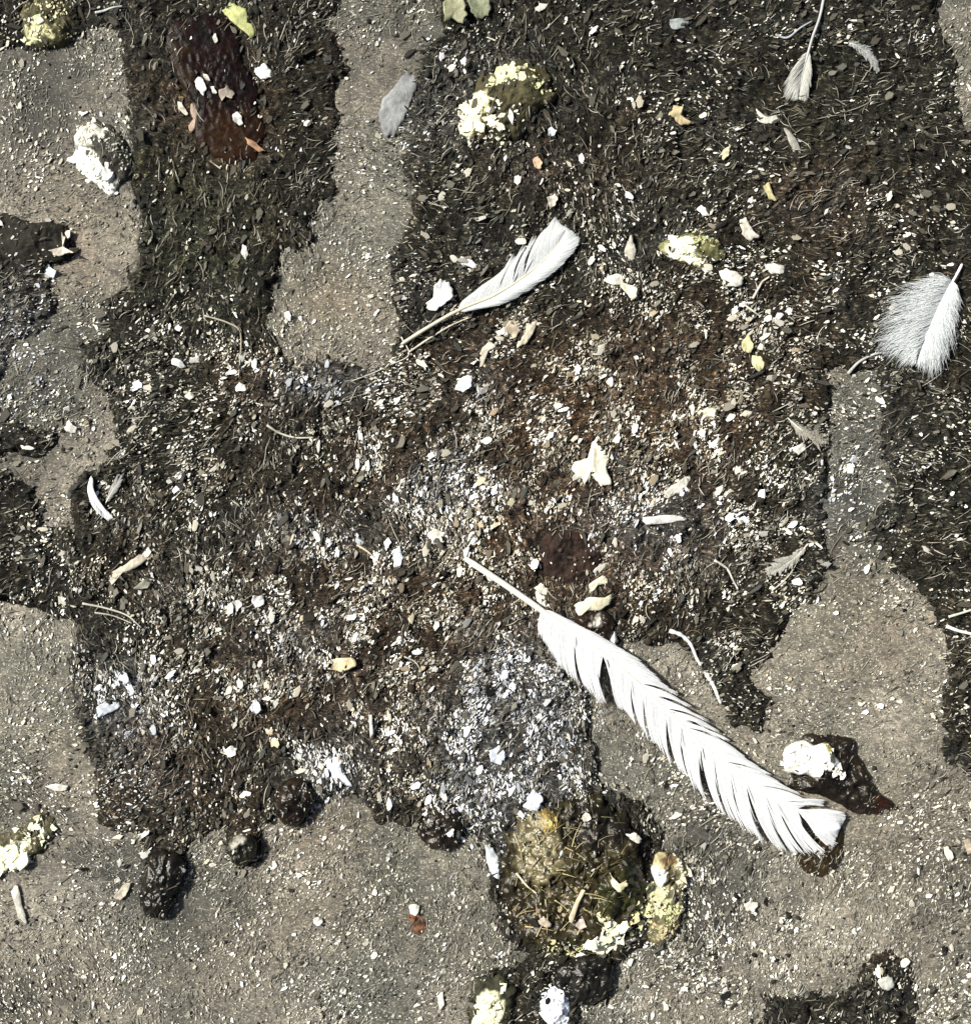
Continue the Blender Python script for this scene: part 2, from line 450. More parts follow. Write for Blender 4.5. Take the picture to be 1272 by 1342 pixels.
r = np.random.default_rng(11)
LARGE = []     # the largest chips become objects of their own
def chips(name, n, dens, med, sig, cap, label, gain=1.0, take=0, seed=1, asp=(.3, .85), tilt=.3, pal=None):
    r = np.random.default_rng(seed)
    x, y = scatter(n, r, dens)
    L = np.clip(med * np.exp(r.normal(0, sig, len(x))), 1.4, cap)
    A = r.uniform(*asp, len(x)); T = np.clip(L * .07, .25, .9)
    ang = rot_field(x, y) + r.normal(0, .5, len(x))
    z = samp(TOP, x, y) + r.uniform(0, 1.2, len(x)) + L * .06
    c = chip_cols(x, y, r, gain) if pal is None else pal[r.integers(0, len(pal), len(x))] * r.uniform(.7, 1.3, len(x))[:, None]
    if take:
        inside = (x > 0) & (x < 1272) & (y > 0) & (y < 1342)
        order = np.argsort(-(L * L * A * inside))[:take]
        for i in order: LARGE.append((x[i], y[i], z[i], L[i], A[i], ang[i], tuple(c[i])))
        k = np.ones(len(x), bool); k[order] = False
        x, y, L, A, T, ang, z, c = x[k], y[k], L[k], A[k], T[k], ang[k], z[k], c[k]
    V, F = chip_geo(x, y, z, L, A, T, ang, tilt, r)
    o = build(name, V, F, M_CHIP, np.repeat(c, 12, 0), smooth=False)
    o["kind"] = "stuff"; o["label"] = label
    print(name, len(x))
    return o
def fibres(name, n, dens, Lm, label, seed, cols, wid=(.35, .8), take=0, lift=1.5):
    r = np.random.default_rng(seed)
    x, y = scatter(n, r, dens); N = len(x)
    L = np.clip(Lm * np.exp(r.normal(0, .5, N)), 3, 44)
    ang = rot_field(x, y) + r.normal(0, .5, N)
    curv = r.normal(0, .38, N) / np.maximum(L, 8)
    R = 5; P = np.zeros((N, R, 3)); s = np.linspace(-.5, .5, R)
    for k in range(R):
        a = ang + curv * s[k] * L
        px = x + np.cos(a) * s[k] * L; py = y - np.sin(a) * s[k] * L
        P[:, k, 0] = px; P[:, k, 1] = -py
        P[:, k, 2] = samp(TOP, px, py) + lift + r.uniform(-.4, .8, N)
    D = np.gradient(P, axis=1); D /= np.linalg.norm(D, axis=2)[..., None]
    up = np.array([0, 0, 1.0]); side = np.cross(D, up); side /= np.linalg.norm(side, axis=2)[..., None]
    wd = r.uniform(*wid, N)[:, None, None] * np.array([.5, .95, 1, .9, .35])[None, :, None]
    ring = [P + side * wd, P + up * wd, P - side * wd]
    V = np.stack(ring, 2).reshape(-1, 3)
    o = (np.arange(N) * R * 3)[:, None]; f = []
    for k in range(R - 1):
        for j in range(3):
            j2 = (j + 1) % 3
            f.append(o + np.array([[k * 3 + j, k * 3 + j2, (k + 1) * 3 + j2, (k + 1) * 3 + j]]))
    V = np.stack([(V[:, 0] - CX) * S, (V[:, 1] + CY) * S, V[:, 2] * S], -1)
    c = np.array(cols)[r.integers(0, len(cols), N)] * r.uniform(.7, 1.2, N)[:, None]
    ob = build(name, V, [(4, np.concatenate(f, 0))], M_FIBRE, np.repeat(c, R * 3, 0))
    ob["kind"] = "stuff"; ob["label"] = label
    print(name, N)
# dark soil crumbs
def crumbs(name, n, dens, seed, label, med=2.6):
    r = np.random.default_rng(seed)
    x, y = scatter(n, r, dens); N = len(x)
    t = (1 + 5 ** .5) / 2
    I = np.array([(-1,t,0),(1,t,0),(-1,-t,0),(1,-t,0),(0,-1,t),(0,1,t),(0,-1,-t),(0,1,-t),(t,0,-1),(t,0,1),(-t,0,-1),(-t,0,1)], float); I /= np.linalg.norm(I[0])
    FI = np.array([(0,11,5),(0,5,1),(0,1,7),(0,7,10),(0,10,11),(1,5,9),(5,11,4),(11,10,2),(10,7,6),(7,1,8),(3,9,4),(3,4,2),(3,2,6),(3,6,8),(3,8,9),(4,9,5),(2,4,11),(6,2,10),(8,6,7),(9,8,1)])
    R = np.clip(med * np.exp(r.normal(0, .5, N)), .7, med * 3.3)
    P = I[None] * r.uniform(.65, 1.15, (N, 12, 1)) * R[:, None, None]
    a = r.uniform(0, 6.28, N); ca, sa = np.cos(a)[:, None], np.sin(a)[:, None]
    sx = r.uniform(.7, 1.5, N)[:, None]
    X = P[..., 0] * sx; Y = P[..., 1]
    Vx = X * ca - Y * sa + x[:, None]; Vy = X * sa + Y * ca - y[:, None]; Vz = P[..., 2] * .6 + (samp(TOP, x, y) + R * .15)[:, None]
    V = np.stack([(Vx - CX) * S, (Vy + CY) * S, Vz * S], -1).reshape(-1, 3)
    F = ((np.arange(N) * 12)[:, None, None] + FI[None]).reshape(-1, 3)
    c = mat_tint(x, y) * r.uniform(.5, 2.0, N)[:, None]
    o = build(name, V, [(3, F)], M_SOIL, np.repeat(np.clip(c, .008, .3), 12, 0))
    o["kind"] = "stuff"; o["label"] = label
    print(name, N)
# ------------------------------------------------------------------ lumps and stones from outlines
def smooth_loop(pts, n):
    P = np.array(pts, float); m = len(P); out = []
    t = np.linspace(0, m, n, endpoint=False)
    for v in t:
        i = int(v); f = v - i
        p0, p1, p2, p3 = P[(i - 1) % m], P[i % m], P[(i + 1) % m], P[(i + 2) % m]
        out.append(.5 * ((2 * p1) + (-p0 + p2) * f + (2 * p0 - 5 * p1 + 4 * p2 - p3) * f * f + (-p0 + 3 * p1 - 3 * p2 + p3) * f ** 3))
    return np.array(out)

def crv(pts, n):
    P = np.array(pts, float); m = len(P) - 1
    P = np.vstack([2 * P[0] - P[1], P, 2 * P[-1] - P[-2]]); out = []
    for v in np.linspace(0, m, n):
        i = min(int(v), m - 1); f = v - i
        p0, p1, p2, p3 = P[i:i + 4]
        out.append(.5 * ((2 * p1) + (-p0 + p2) * f + (2 * p0 - 5 * p1 + 4 * p2 - p3) * f * f + (-p0 + 3 * p1 - 3 * p2 + p3) * f ** 3))
    return np.array(out)

def tube_geo(C, R, K=8):
    n = len(C); D = np.gradient(C, axis=0); D /= np.linalg.norm(D, axis=1)[:, None]
    up = np.array([0, 0, 1.0]); s = np.cross(D, up); s /= np.linalg.norm(s, axis=1)[:, None]; u = np.cross(s, D)
    V = []
    for k in range(K):
        a = 2 * math.pi * k / K
        V.append(C + (s * math.cos(a) + u * math.sin(a)) * R[:, None])
    V = np.stack(V, 1).reshape(-1, 3); F = []
    for i in range(n - 1):
        for k in range(K):
            k2 = (k + 1) % K
            F.append((i * K + k, i * K + k2, (i + 1) * K + k2, (i + 1) * K + k)[::-1])
    F.append(tuple(range(K))); F.append(tuple((n - 1) * K + k for k in range(K))[::-1])
    return V, F

def towld(V): return np.stack([(V[:, 0] - CX) * S, (V[:, 1] + CY) * S, V[:, 2] * S], -1)

def lump(name, pts, h, mat, colf, root=None, rough=.12, power=2.2, seed=0, na=110, nr=40, z0=None, wob=.07, facet=0, flat=False, bits=.06):
    L = smooth_loop(pts, na)
    c = L.mean(0)
    rad = np.linalg.norm(L - c, axis=1)
    wv = 1 + wob * fbm(L[:, 0], L[:, 1], 14, 3, seed) * 2
    L = c + (L - c) * wv[:, None]
    rr = np.concatenate([np.linspace(0.02, .9, nr - 8), 1 - .1 * (1 - np.linspace(0, 1, 9)[1:]) ** 1.6])
    rr = np.clip(rr, 0, 1)
    X = c[0] + (L[:, 0] - c[0])[None] * rr[:, None]; Y = c[1] + (L[:, 1] - c[1])[None] * rr[:, None]
    prof = np.clip(1 - rr ** power, 0, 1) ** .55
    z0 = top(*c) - 1 if z0 is None else z0
    Z = z0 + h * prof[:, None] * (1 + rough * 2.2 * fbm(X, Y, max(rad.mean() * .7, 8), 4, seed)) + rough * h * .35 * fbm(X, Y, 7, 2, seed + 1) * (prof[:, None] > 0) + 1.3 * fbm(X, Y, 5, 2, seed + 5) * prof[:, None]
    if facet:
        q = fbm(X, Y, facet, 1, seed + 2); Z = Z + h * .22 * np.abs(q) * prof[:, None]
    # remember the height so that later bits rest on it
    m0 = (GX > L[:, 0].min()) & (GX < L[:, 0].max()) & (GY > L[:, 1].min()) & (GY < L[:, 1].max())
    gxx, gyy = GX[m0] - c[0], GY[m0] - c[1]
    La = np.arctan2(L[:, 1] - c[1], L[:, 0] - c[0]); Lr = np.hypot(L[:, 0] - c[0], L[:, 1] - c[1]); od = np.argsort(La)
    q = np.hypot(gxx, gyy) / np.interp(np.arctan2(gyy, gxx), La[od], Lr[od], period=2 * np.pi)
    ti = np.clip(np.searchsorted(rr, q), 0, len(rr) - 1)
    kk = np.array([od[np.argmin(np.abs(La[od] - a))] for a in np.arctan2(gyy, gxx)]) if len(q) else np.zeros(0, int)
    if len(q):
        TOP[m0] = np.where(q < 1, np.maximum(TOP[m0], Z[ti, kk]), TOP[m0])
        LUMPD[m0] = np.where(q < 1.0, np.minimum(LUMPD[m0], bits + (max(bits, .6) - bits) * sstep(.72, 1, q)), LUMPD[m0])
    V = [(c[0], c[1], float(Z[0].mean()))]
    V = np.vstack([np.array(V), np.stack([X, Y, Z], -1).reshape(-1, 3),
                   np.stack([L[:, 0], L[:, 1], np.full(na, z0 - 5)], -1)])
    F = []
    for k in range(na):
        F.append((0, 1 + (k + 1) % na, 1 + k))
    R = len(rr)
    for i in range(R):
        for k in range(na):
            k2 = (k + 1) % na
            a, b = 1 + i * na + k, 1 + i * na + k2
            F.append((a, b, b + na, a + na))
    F.append(tuple(1 + R * na + k for k in range(na)))
    cols = colf(V[:, 0], V[:, 1], V[:, 2])
    # winding so normals point up: picture y is flipped, keep consistent
    VW = np.stack([(V[:, 0] - CX) * S, (CY - V[:, 1]) * S, V[:, 2] * S], -1)
    area = np.sum(L[:, 0] * np.roll(L[:, 1], -1) - np.roll(L[:, 0], -1) * L[:, 1])
    if area < 0: F = [f[::-1] for f in F]
    loc = W(c[0], c[1], z0)
    if root is None:
        return build(name, VW, F, mat, cols, loc=loc, smooth=not flat)
    return child(name, VW, F, mat, cols, root, smooth=not flat)

def flatcol(*c, var=.3, sc=12, seed=2):
    c = np.array(c)
    return lambda x, y, z: np.clip(c[None] * (1 + var * 2 * fbm(x, y, sc, 3, seed))[:, None], 0, .85)

def patchcol(base, patches, var=.35, sc=12, seed=2, edge=3, wob=9):
    """base colour with crusts/bleached areas of their own shape: patches = [(polygon, colour)]"""
    base = np.array(base)
    def f(x, y, z):
        c = base[None] * (1 + var * 2 * fbm(x, y, sc, 3, seed))[:, None]
        wx = x + wob * fbm(x, y, 14, 3, seed + 1); wy = y + wob * fbm(x, y, 14, 3, seed + 3)
        for poly, pc in patches:
            k = sstep(-edge, edge, signed(poly, wx, wy))[:, None]
            c = c * (1 - k) + k * np.array(pc)[None] * (1 + .3 * fbm(x, y, 9, 3, seed + 2))[:, None]
        return np.clip(c, .004, .85)
    return f

CREAM = (.72, .68, .44); YEL = (.62, .56, .22); WHITE = (.80, .78, .70); PALEY = (.76, .74, .52)

def box(x0, y0, x1, y1): return [(x0, y0), (x1, y0), (x1, y1), (x0, y1)]

# wet red-brown mud at top left
o = lump("wet_mud_patch", [(218,40),(232,26),(262,18),(292,20),(310,45),(320,80),(333,110),(340,145),(347,185),(336,205),(315,214),(290,208),(262,190),(254,160),(262,145),(240,115),(222,80)],
     4, M_PUDDLE, patchcol((.0070, .0034, .0018), [([(265,150),(300,150),(345,175),(345,215),(280,215),(255,185)], (.020, .0095, .0045)), ([(218,40),(236,60),(250,110),(236,112),(220,70)], (.022,.013,.007))], edge=18, wob=24), rough=.12, power=6, bits=.08, z0=2)
tag(o, "glossy wet red-brown mud patch at the top of the litter", "mud")

def crumble(root, jobs, seed=0, name="crust"):
    """broken crust: angular flakes of the crust's own colour, bedded on the lump inside each polygon"""
    rr_ = np.random.default_rng(500 + seed); Vs = []; F6 = []; F4 = []; Cs = []; off = 0
    for poly, colr, n, sz in jobs:
        if sum(colr) > 1.8: n, sz = int(n * .35), sz * 1.7
        P = np.array(poly, float); lo, hi = P.min(0) - 4, P.max(0) + 4
        x = rr_.uniform(lo[0], hi[0], n * 3); y = rr_.uniform(lo[1], hi[1], n * 3)
        d = signed(poly, x + 7 * fbm(x, y, 12, 2, seed), y + 7 * fbm(x, y, 12, 2, seed + 2))
        k = d > rr_.normal(0, 2.5, n * 3); x = x[k][:n]; y = y[k][:n]; N = len(x)
        L = np.clip(sz * np.exp(rr_.normal(0, .45, N)), 2, sz * 2.6); A = rr_.uniform(.35, .9, N); L = L * .85
        z = samp(TOP, x, y) + rr_.uniform(-.3, .5, N)
        V, F = chip_geo(x, y, z, L, A, L * .07, rr_.uniform(0, 6.3, N), .13, rr_)
        Vs.append(V); F6.append(F[0][1] + off); F4.append(F[1][1] + off); off += len(V)
        Cs.append(np.repeat(np.clip(np.array(colr)[None] * (rr_.uniform(.6, 1.12, N) ** .7)[:, None] * (1 + rr_.normal(0, .05, (N, 3))), 0, .86), 12, 0))
    V = np.vstack(Vs) - np.array(root.location)
    return build(name, V, [(6, np.vstack(F6)), (4, np.vstack(F4))], M_CHIP, np.vstack(Cs), parent=root, smooth=False)

def stone(pts, h, col, label, cat="stone", name="stone", mat=None, crumb=None, **k):
    o = lump(name, pts, h, mat or M_STONE, col, **k)
    tag(o, label, cat)
    if crumb: crumble(o, crumb, k.get("seed", 0))
    return o

stone([(28,10),(60,-8),(92,-2),(104,22),(98,48),(80,60),(50,62),(28,48)], 15,
      patchcol((.05,.045,.022), [([(32,34),(52,28),(66,36),(70,50),(48,60),(32,48)], (.50,.48,.26))], wob=14),
      "olive crusted lump flecked with yellow, in the upper left corner", cat="lump", name="crusted_lump", seed=1, rough=.4, bits=.2,
      crumb=[([(32,32),(50,28),(60,40),(58,56),(40,56)], (.72,.70,.44), 60, 6), ([(50,4),(84,2),(88,26),(60,32)], (.62,.58,.38), 60, 4.5), ([(30,0),(96,0),(100,50),(40,56)], (.24,.22,.12), 70, 5)])
stone([(100,170),(120,158),(146,166),(166,188),(172,216),(160,246),(146,256),(120,238),(100,214),(94,192)], 13,
      patchcol((.045,.043,.034), [([(92,204),(104,194),(126,196),(130,212),(144,226),(156,240),(154,258),(120,250),(96,220)], (.84,.83,.74)), ([(100,176),(112,158),(126,162),(140,172),(134,182),(122,180),(116,192),(100,192)], (.50,.49,.42))], wob=10, edge=1.5),
      "dropping with a bright white crescent crust lying on bare ground at upper left", cat="dropping", name="dropping", seed=2, rough=.3, bits=.1,
      crumb=[([(98,170),(122,160),(140,168),(136,186),(118,186),(108,198),(98,196)], (.76,.74,.64), 110, 5), ([(98,200),(126,198),(140,222),(156,240),(150,254),(120,246),(98,216)], (.86,.85,.77), 90, 7), ([(140,170),(170,200),(166,230),(140,200)], (.40,.39,.34), 60, 5)])
stone([(0,286),(18,284),(40,294),(66,292),(84,298),(92,318),(88,336),(60,346),(30,342),(2,330)], 8,
      patchcol((.014,.013,.009), []),
      "low dark lump at the left edge with pale flecks on its rim", cat="mud", name="mud_lump", seed=3, rough=.4, bits=.3, crumb=[([(78,300),(94,306),(94,326),(82,322)], (.66,.62,.54), 14, 5)])
stone([(604,172),(600,152),(618,128),(632,104),(656,90),(690,88),(718,100),(726,124),(716,136),(700,150),(686,176),(662,188),(640,188),(620,190)], 13,
      patchcol((.045,.040,.020), [([(600,176),(602,148),(616,126),(634,118),(640,130),(636,168),(624,176)], (.66,.62,.38)), ([(632,112),(650,92),(676,90),(680,100),(652,112)], (.60,.57,.34))], wob=16, edge=2.5),
      "crumbly yellow-cream dropping arching over the litter at top centre", cat="dropping", name="dropping", seed=4, rough=.5, wob=.12, bits=.35,
      crumb=[([(602,176),(604,150),(620,126),(634,122),(634,150),(626,176)], (.84,.80,.55), 150, 7), ([(638,136),(654,138),(656,172),(642,172)], (.80,.77,.58), 60, 7), ([(632,114),(652,92),(682,90),(684,102),(652,114)], (.76,.74,.46), 110, 6),
             ([(684,92),(718,104),(724,124),(708,128),(694,108)], (.58,.57,.30), 100, 5), ([(672,142),(684,144),(674,164),(666,160)], (.82,.78,.62), 26, 6), ([(606,176),(666,172),(664,196),(612,196)], (.60,.58,.44), 60, 5)])
stone([(864,328),(876,314),(898,306),(924,310),(944,320),(948,336),(930,346),(916,356),(900,346),(878,342)], 7,
      patchcol((.12,.115,.05), [([(864,330),(886,310),(902,312),(906,332),(916,350),(884,344)], (.78,.76,.54))], wob=12),
      "flattened pale yellow dropping in the litter right of the medium feather", cat="dropping", name="dropping", seed=5, rough=.5, wob=.12, bits=.35,
      crumb=[([(866,330),(882,312),(902,312),(908,336),(918,352),(886,342)], (.86,.84,.62), 130, 7), ([(900,308),(944,316),(944,326),(910,326)], (.44,.44,.22), 50, 6)])
stone([(0,1094),(30,1082),(52,1062),(68,1070),(74,1090),(60,1112),(46,1124),(24,1142),(0,1148),(-24,1140),(-24,1100)], 11,
      patchcol((.06,.055,.03), [([(-30,1114),(20,1106),(40,1110),(30,1140),(-30,1150)], (.80,.79,.55))], wob=16),
      "yellowish white crusted dropping cut by the left edge near the bottom", cat="dropping", name="dropping", seed=6, rough=.45, wob=.12, bits=.35,
      crumb=[([(-20,1114),(30,1106),(44,1112),(30,1138),(-20,1146)], (.86,.85,.62), 140, 8), ([(30,1090),(54,1066),(68,1072),(68,1100),(40,1106)], (.74,.72,.54), 90, 6), ([(0,1080),(60,1080),(60,1110),(0,1110)], (.30,.28,.18), 50, 6)])
dk = stone([(1046,972),(1058,962),(1090,962),(1112,966),(1124,986),(1136,1012),(1148,1036),(1168,1050),(1166,1062),(1140,1070),(1118,1066),(1098,1052),(1060,1040),(1034,1030),(1030,1000)], 14,  # dark brown slab beside and below the white pebble
      patchcol((.012,.009,.006), [([(1140,1040),(1170,1045),(1166,1066),(1144,1066)], (.022,.008,.004))]),
      "dark wet brown slab of mud right of the long feather's tip", cat="mud", name="mud_lump", seed=7, rough=.6, mat=M_WET, power=3, bits=.14,
      crumb=[([(1098,970),(1120,980),(1140,1020),(1120,1020)], (.10,.085,.06), 40, 4), ([(1090,1020),(1140,1030),(1150,1056),(1100,1050)], (.06,.05,.035), 40, 4), ([(1140,1050),(1154,1048),(1150,1060)], (.6,.55,.45), 4, 5)])
stone([(1024,992),(1030,976),(1046,970),(1062,974),(1080,972),(1092,984),(1098,1004),(1106,1018),(1090,1012),(1070,1018),(1050,1014),(1030,1010)], 16,
      patchcol((.80,.78,.68), [([(1076,972),(1092,978),(1092,992),(1080,990)], (.3,.28,.08))]),
      "bright white pebble resting against the dark brown slab by the long feather", seed=8, rough=.3, z0=top(1060,995)+1,
      crumb=[([(1028,996),(1048,974),(1084,976),(1094,998),(1100,1012),(1060,1012)], (.86,.85,.78), 130, 6)])
stone([(1040,1092),(1070,1100),(1096,1080),(1104,1100),(1102,1130),(1088,1144),(1070,1150),(1052,1140),(1042,1120)], 11,  # dark brown lump below the feather tip
      patchcol((.022,.014,.006), []), "small dark brown lump under the tip of the long feather", cat="mud", name="mud_lump", bits=.10, seed=9, rough=.3, mat=M_WET)

# the big mossy lump at the bottom
big = empty("mossy_lump", 770, 1150)
tag(big, "large rounded brown mossy lump with a yellow crusted rim at bottom centre", "lump")
lb = lump("body", [(656,1130),(664,1090),(690,1062),(726,1050),(760,1042),(796,1046),(820,1064),(836,1094),(842,1130),(846,1170),(836,1206),(806,1232),(766,1246),(720,1244),(686,1226),(664,1196),(654,1166)],
     38, M_WET, patchcol((.026,.021,.009), [([(680,1064),(706,1060),(724,1080),(736,1110),(722,1146),(694,1150),(672,1130),(674,1090)], (.13,.11,.058)),
                                        ([(704,1060),(722,1062),(724,1080),(708,1082)], (.30,.22,.07)),
                                        ([(740,1050),(790,1045),(818,1064),(834,1096),(800,1110),(760,1110),(742,1080)], (.010,.008,.005)),
                                        ([(770,1160),(836,1130),(840,1190),(800,1196)], (.026,.027,.008)),
                                        ([(655,1140),(680,1150),(690,1200),(720,1230),(700,1240),(660,1200)], (.016,.012,.006))], wob=22, edge=7), root=big, rough=.42, seed=11, z0=3, na=170, nr=56, bits=.12)
crumble(big, [([(678,1080),(716,1072),(728,1110),(716,1150),(684,1140)], (.50,.46,.34), 170, 5), ([(700,1060),(722,1060),(724,1080),(706,1084)], (.50,.36,.12), 26, 6),
              ([(700,1150),(780,1150),(800,1200),(740,1220),(700,1200)], (.30,.25,.15), 90, 6), ([(660,1180),(700,1190),(720,1230),(690,1226)], (.20,.16,.10), 60, 5)], 11, "litter_flakes")
crumble(big, [([(764,1240),(774,1226),(790,1220),(792,1206),(780,1194),(796,1196),(806,1206),(818,1206),(814,1226),(792,1244)], (.86,.84,.60), 420, 7),
              ([(806,1210),(824,1196),(836,1176),(850,1168),(858,1180),(846,1208),(822,1230)], (.74,.71,.36), 180, 6),
              ([(712,1240),(728,1228),(750,1236),(766,1236),(762,1250),(724,1252)], (.60,.56,.30), 90, 5.5)], 12, "yellow_rim")
rs_ = np.random.default_rng(44); vv = []; ff = []; cc = []; nb_ = 0
for q in range(90):                       # straw strands pressed into the dung, fanning over the lump
    hub = (rs_.uniform(670, 825), rs_.uniform(1060, 1225)); a0 = math.radians([-50, 20, -60][q % 3]) + rs_.normal(0, .5); r0 = 0; ln = rs_.uniform(12, 46)
    pts = [(hub[0] + math.cos(a0 + .18 * t_) * (r0 + ln * t_), hub[1] + math.sin(a0 + .18 * t_) * (r0 + ln * t_) * 1.1) for t_ in (0, .5, 1)]
    C2 = crv(pts, 9)
    if signed([(656,1130),(690,1062),(760,1044),(820,1064),(842,1130),(838,1200),(766,1240),(690,1226)], C2[-1:, 0], C2[-1:, 1])[0] < 4: continue
    z = np.array([top(a, b) for a, b in C2]); z = np.convolve(np.pad(z, 2, 'edge'), np.ones(5) / 5, 'valid') + 1.2
    V_, F_ = tube_geo(np.stack([C2[:, 0], -C2[:, 1], z], -1), np.linspace(.9, .3, 9) * rs_.uniform(.6, 1.3), 5)
    vv.append(V_); ff += [tuple(i + nb_ for i in f_) for f_ in F_]; nb_ += len(V_)
    cc.append(np.tile(np.array([(.30,.25,.13), (.10,.085,.04), (.42,.36,.20), (.05,.04,.02)][rs_.integers(0, 4)]), (len(V_), 1)))
child("straw_strands", towld(np.vstack(vv)), ff, M_FIBRE, np.vstack(cc), big)
side = empty("crusted_dropping", 868, 1170)
tag(side, "yellow-crusted dropping with a white knob against the right side of the mossy lump", "dropping")
lump("body", [(838,1180),(848,1156),(862,1148),(880,1150),(892,1162),(896,1186),(890,1212),(876,1230),(858,1240),(846,1222),(852,1200)],
     9, M_STONE, patchcol((.11,.10,.055), [([(848,1160),(870,1152),(874,1180),(852,1196)], (.42,.40,.24))], wob=16), root=side, rough=.6, seed=14, z0=3, wob=.12, bits=.3)
lump("crust_ring", [(852,1132),(860,1120),(876,1116),(888,1124),(898,1140),(896,1158),(882,1166),(864,1164),(856,1150)],
     10, M_STONE, patchcol((.30,.26,.15), [([(872,1140),(888,1140),(886,1158),(872,1158)], (.05,.04,.015)), ([(862,1124),(880,1120),(886,1132),(868,1134)], (.12,.07,.03))], wob=8), root=side, rough=.5, seed=15, z0=4, wob=.1)
lump("white_knob", [(852,1134),(862,1128),(874,1134),(876,1146),(866,1162),(856,1154)], 15, M_STONE, flatcol(.84,.82,.77, var=.06), root=side, rough=.3, seed=16, z0=5, na=60, nr=20, wob=.12)
crumble(side, [([(884,1120),(898,1136),(898,1160),(880,1168),(886,1150),(888,1134)], (.78,.75,.56), 80, 5), ([(846,1160),(872,1156),(876,1190),(852,1200)], (.66,.64,.40), 110, 6),
               ([(878,1176),(894,1178),(890,1204),(874,1200)], (.56,.56,.28), 60, 6), ([(850,1200),(884,1206),(874,1232),(856,1236)], (.44,.38,.22), 80, 6)], 14)
stone([(616,1296),(626,1282),(644,1276),(662,1282),(676,1296),(672,1320),(668,1350),(640,1368),(620,1350),(616,1320)], 13,
      patchcol((.035,.034,.02), [([(620,1314),(636,1292),(652,1290),(660,1304),(654,1330),(658,1370),(618,1370)], (.80,.78,.50))], wob=12),
      "cream yellow dropping cut by the bottom edge below the mossy lump", cat="dropping", name="dropping", seed=17, rough=.35, wob=.1, bits=.3,
      crumb=[([(620,1312),(636,1292),(654,1290),(660,1304),(654,1330),(654,1366),(620,1366)], (.86,.84,.60), 150, 8)])
stone([(712,1300),(722,1292),(736,1294),(744,1308),(746,1330),(742,1356),(722,1362),(716,1340),(708,1322)], 9,
      flatcol(.66,.70,.78, var=.2), "bluish white dropping cut by the bottom edge beside the cream one", cat="dropping", name="dropping", seed=18, rough=.4, wob=.12, bits=.3,
      crumb=[([(712,1302),(736,1296),(744,1330),(738,1356),(718,1350)], (.76,.80,.86), 90, 7)])
stone([(730,1266),(750,1254),(778,1250),(798,1258),(802,1280),(790,1304),(766,1316),(744,1306),(728,1290)], 18,
      flatcol(.010,.009,.007, var=.6), "round black lump between the mossy lump and the bluish white stone", cat="mud", name="mud_lump", bits=.10, seed=19, rough=.35, mat=M_WET)
stone([(186,1168),(192,1142),(200,1120),(222,1110),(242,1126),(240,1152),(228,1176),(218,1198),(204,1206),(190,1192)], 15,
      flatcol(.008,.007,.005, var=.6), "black wet lump hanging lowest from the litter edge at lower left", cat="mud", name="mud_lump", bits=.10, seed=20, rough=.3, mat=M_WET)
stone([(302,1104),(310,1092),(328,1090),(338,1104),(334,1122),(322,1132),(308,1126)], 12,
      patchcol((.013,.012,.007), [([(304,1096),(318,1090),(322,1100),(308,1108)], (.30,.29,.24))]), "small dark lump between the two bigger ones on the lower litter edge", cat="mud", name="mud_lump", bits=.10, seed=21, rough=.3, mat=M_WET)
stone([(364,1056),(370,1028),(384,1020),(404,1022),(414,1042),(404,1066),(392,1080),(374,1080)], 14,
      flatcol(.012,.008,.005, var=.6), "brown-black lump on the litter edge left of the whitish droppings", cat="mud", name="mud_lump", bits=.10, seed=22, rough=.3, mat=M_WET)
stone([(550,1078),(566,1062),(590,1056),(606,1076),(600,1102),(586,1114),(566,1112),(552,1098)], 11,
      flatcol(.016,.012,.008, var=.6), "dark brown lump on the litter edge left of the mossy lump", cat="mud", name="mud_lump", bits=.10, seed=23, rough=.3, mat=M_WET)
stone([(748,806),(762,796),(782,794),(800,804),(806,822),(800,840),(786,846),(766,842),(752,830)], 12,
      patchcol((.015,.009,.006), [([(774,812),(784,806),(786,816),(776,822)], (.66,.62,.52))]), "dark red-brown lump beside the base of the long feather's vane", cat="mud", name="mud_lump", bits=.10, seed=24, rough=.35, mat=M_WET)
stone([(716,700),(736,690),(764,700),(786,716),(790,742),(770,764),(740,766),(714,752),(704,726)], 9,
      flatcol(.020,.011,.008, var=.5), "soft reddish brown mound above the long feather's quill", cat="mud", name="mud_lump", bits=.10, seed=25, rough=.5)
stone([(532,1206),(536,1196),(548,1192),(558,1202),(562,1216),(552,1226),(540,1224)], 1.6,
      flatcol(.085,.040,.024, var=.8, sc=6), "rust-red crumb alone on the bare ground at lower centre", cat="crumb", name="rusty_crumb", seed=26, rough=.4)


# ------------------------------------------------------------------ strew the litter over ground and lumps
def lumpk(x, y): return samp(LUMPD, x, y)
def half_litter(x, y):
    return (1 - inmat(x, y)) * np.clip(blobs(THIN, x, y), 0, 1) * np.clip(.5 + 1.8 * fbm(x, y, 22, 3, 5), 0, 1.3)
THIN = [(915,1150,34,110,1.1),(880,1060,50,40,.8),(880,1255,50,30,.8),(60,1310,70,36,.8),(170,1120,110,32,.8),(30,1030,70,40,.9),(1038,1222,24,22,.9),(950,1120,50,80,.8),(905,1250,60,50,.7),(1120,560,50,110,.45),(1110,700,50,50,.4),
        (560,20,60,50,.4),(470,1310,60,40,.3),(60,40,60,40,.7),(30,540,60,70,.7),(1250,1150,40,160,.4),(790,880,60,50,.3),(880,1000,60,50,.3),(430,490,80,22,.8),(540,150,24,60,.5),
        (1240,60,30,80,.3),(60,700,60,60,.5),(1190,780,50,40,.6),(660,1290,40,40,.9),(1220,1330,120,40,.5),(1100,1300,90,40,.4),(870,1060,60,40,.6)]
def d_chip(x, y): return (d_mat(x, y) + .5 * half_litter(x, y)) * lumpk(x, y)
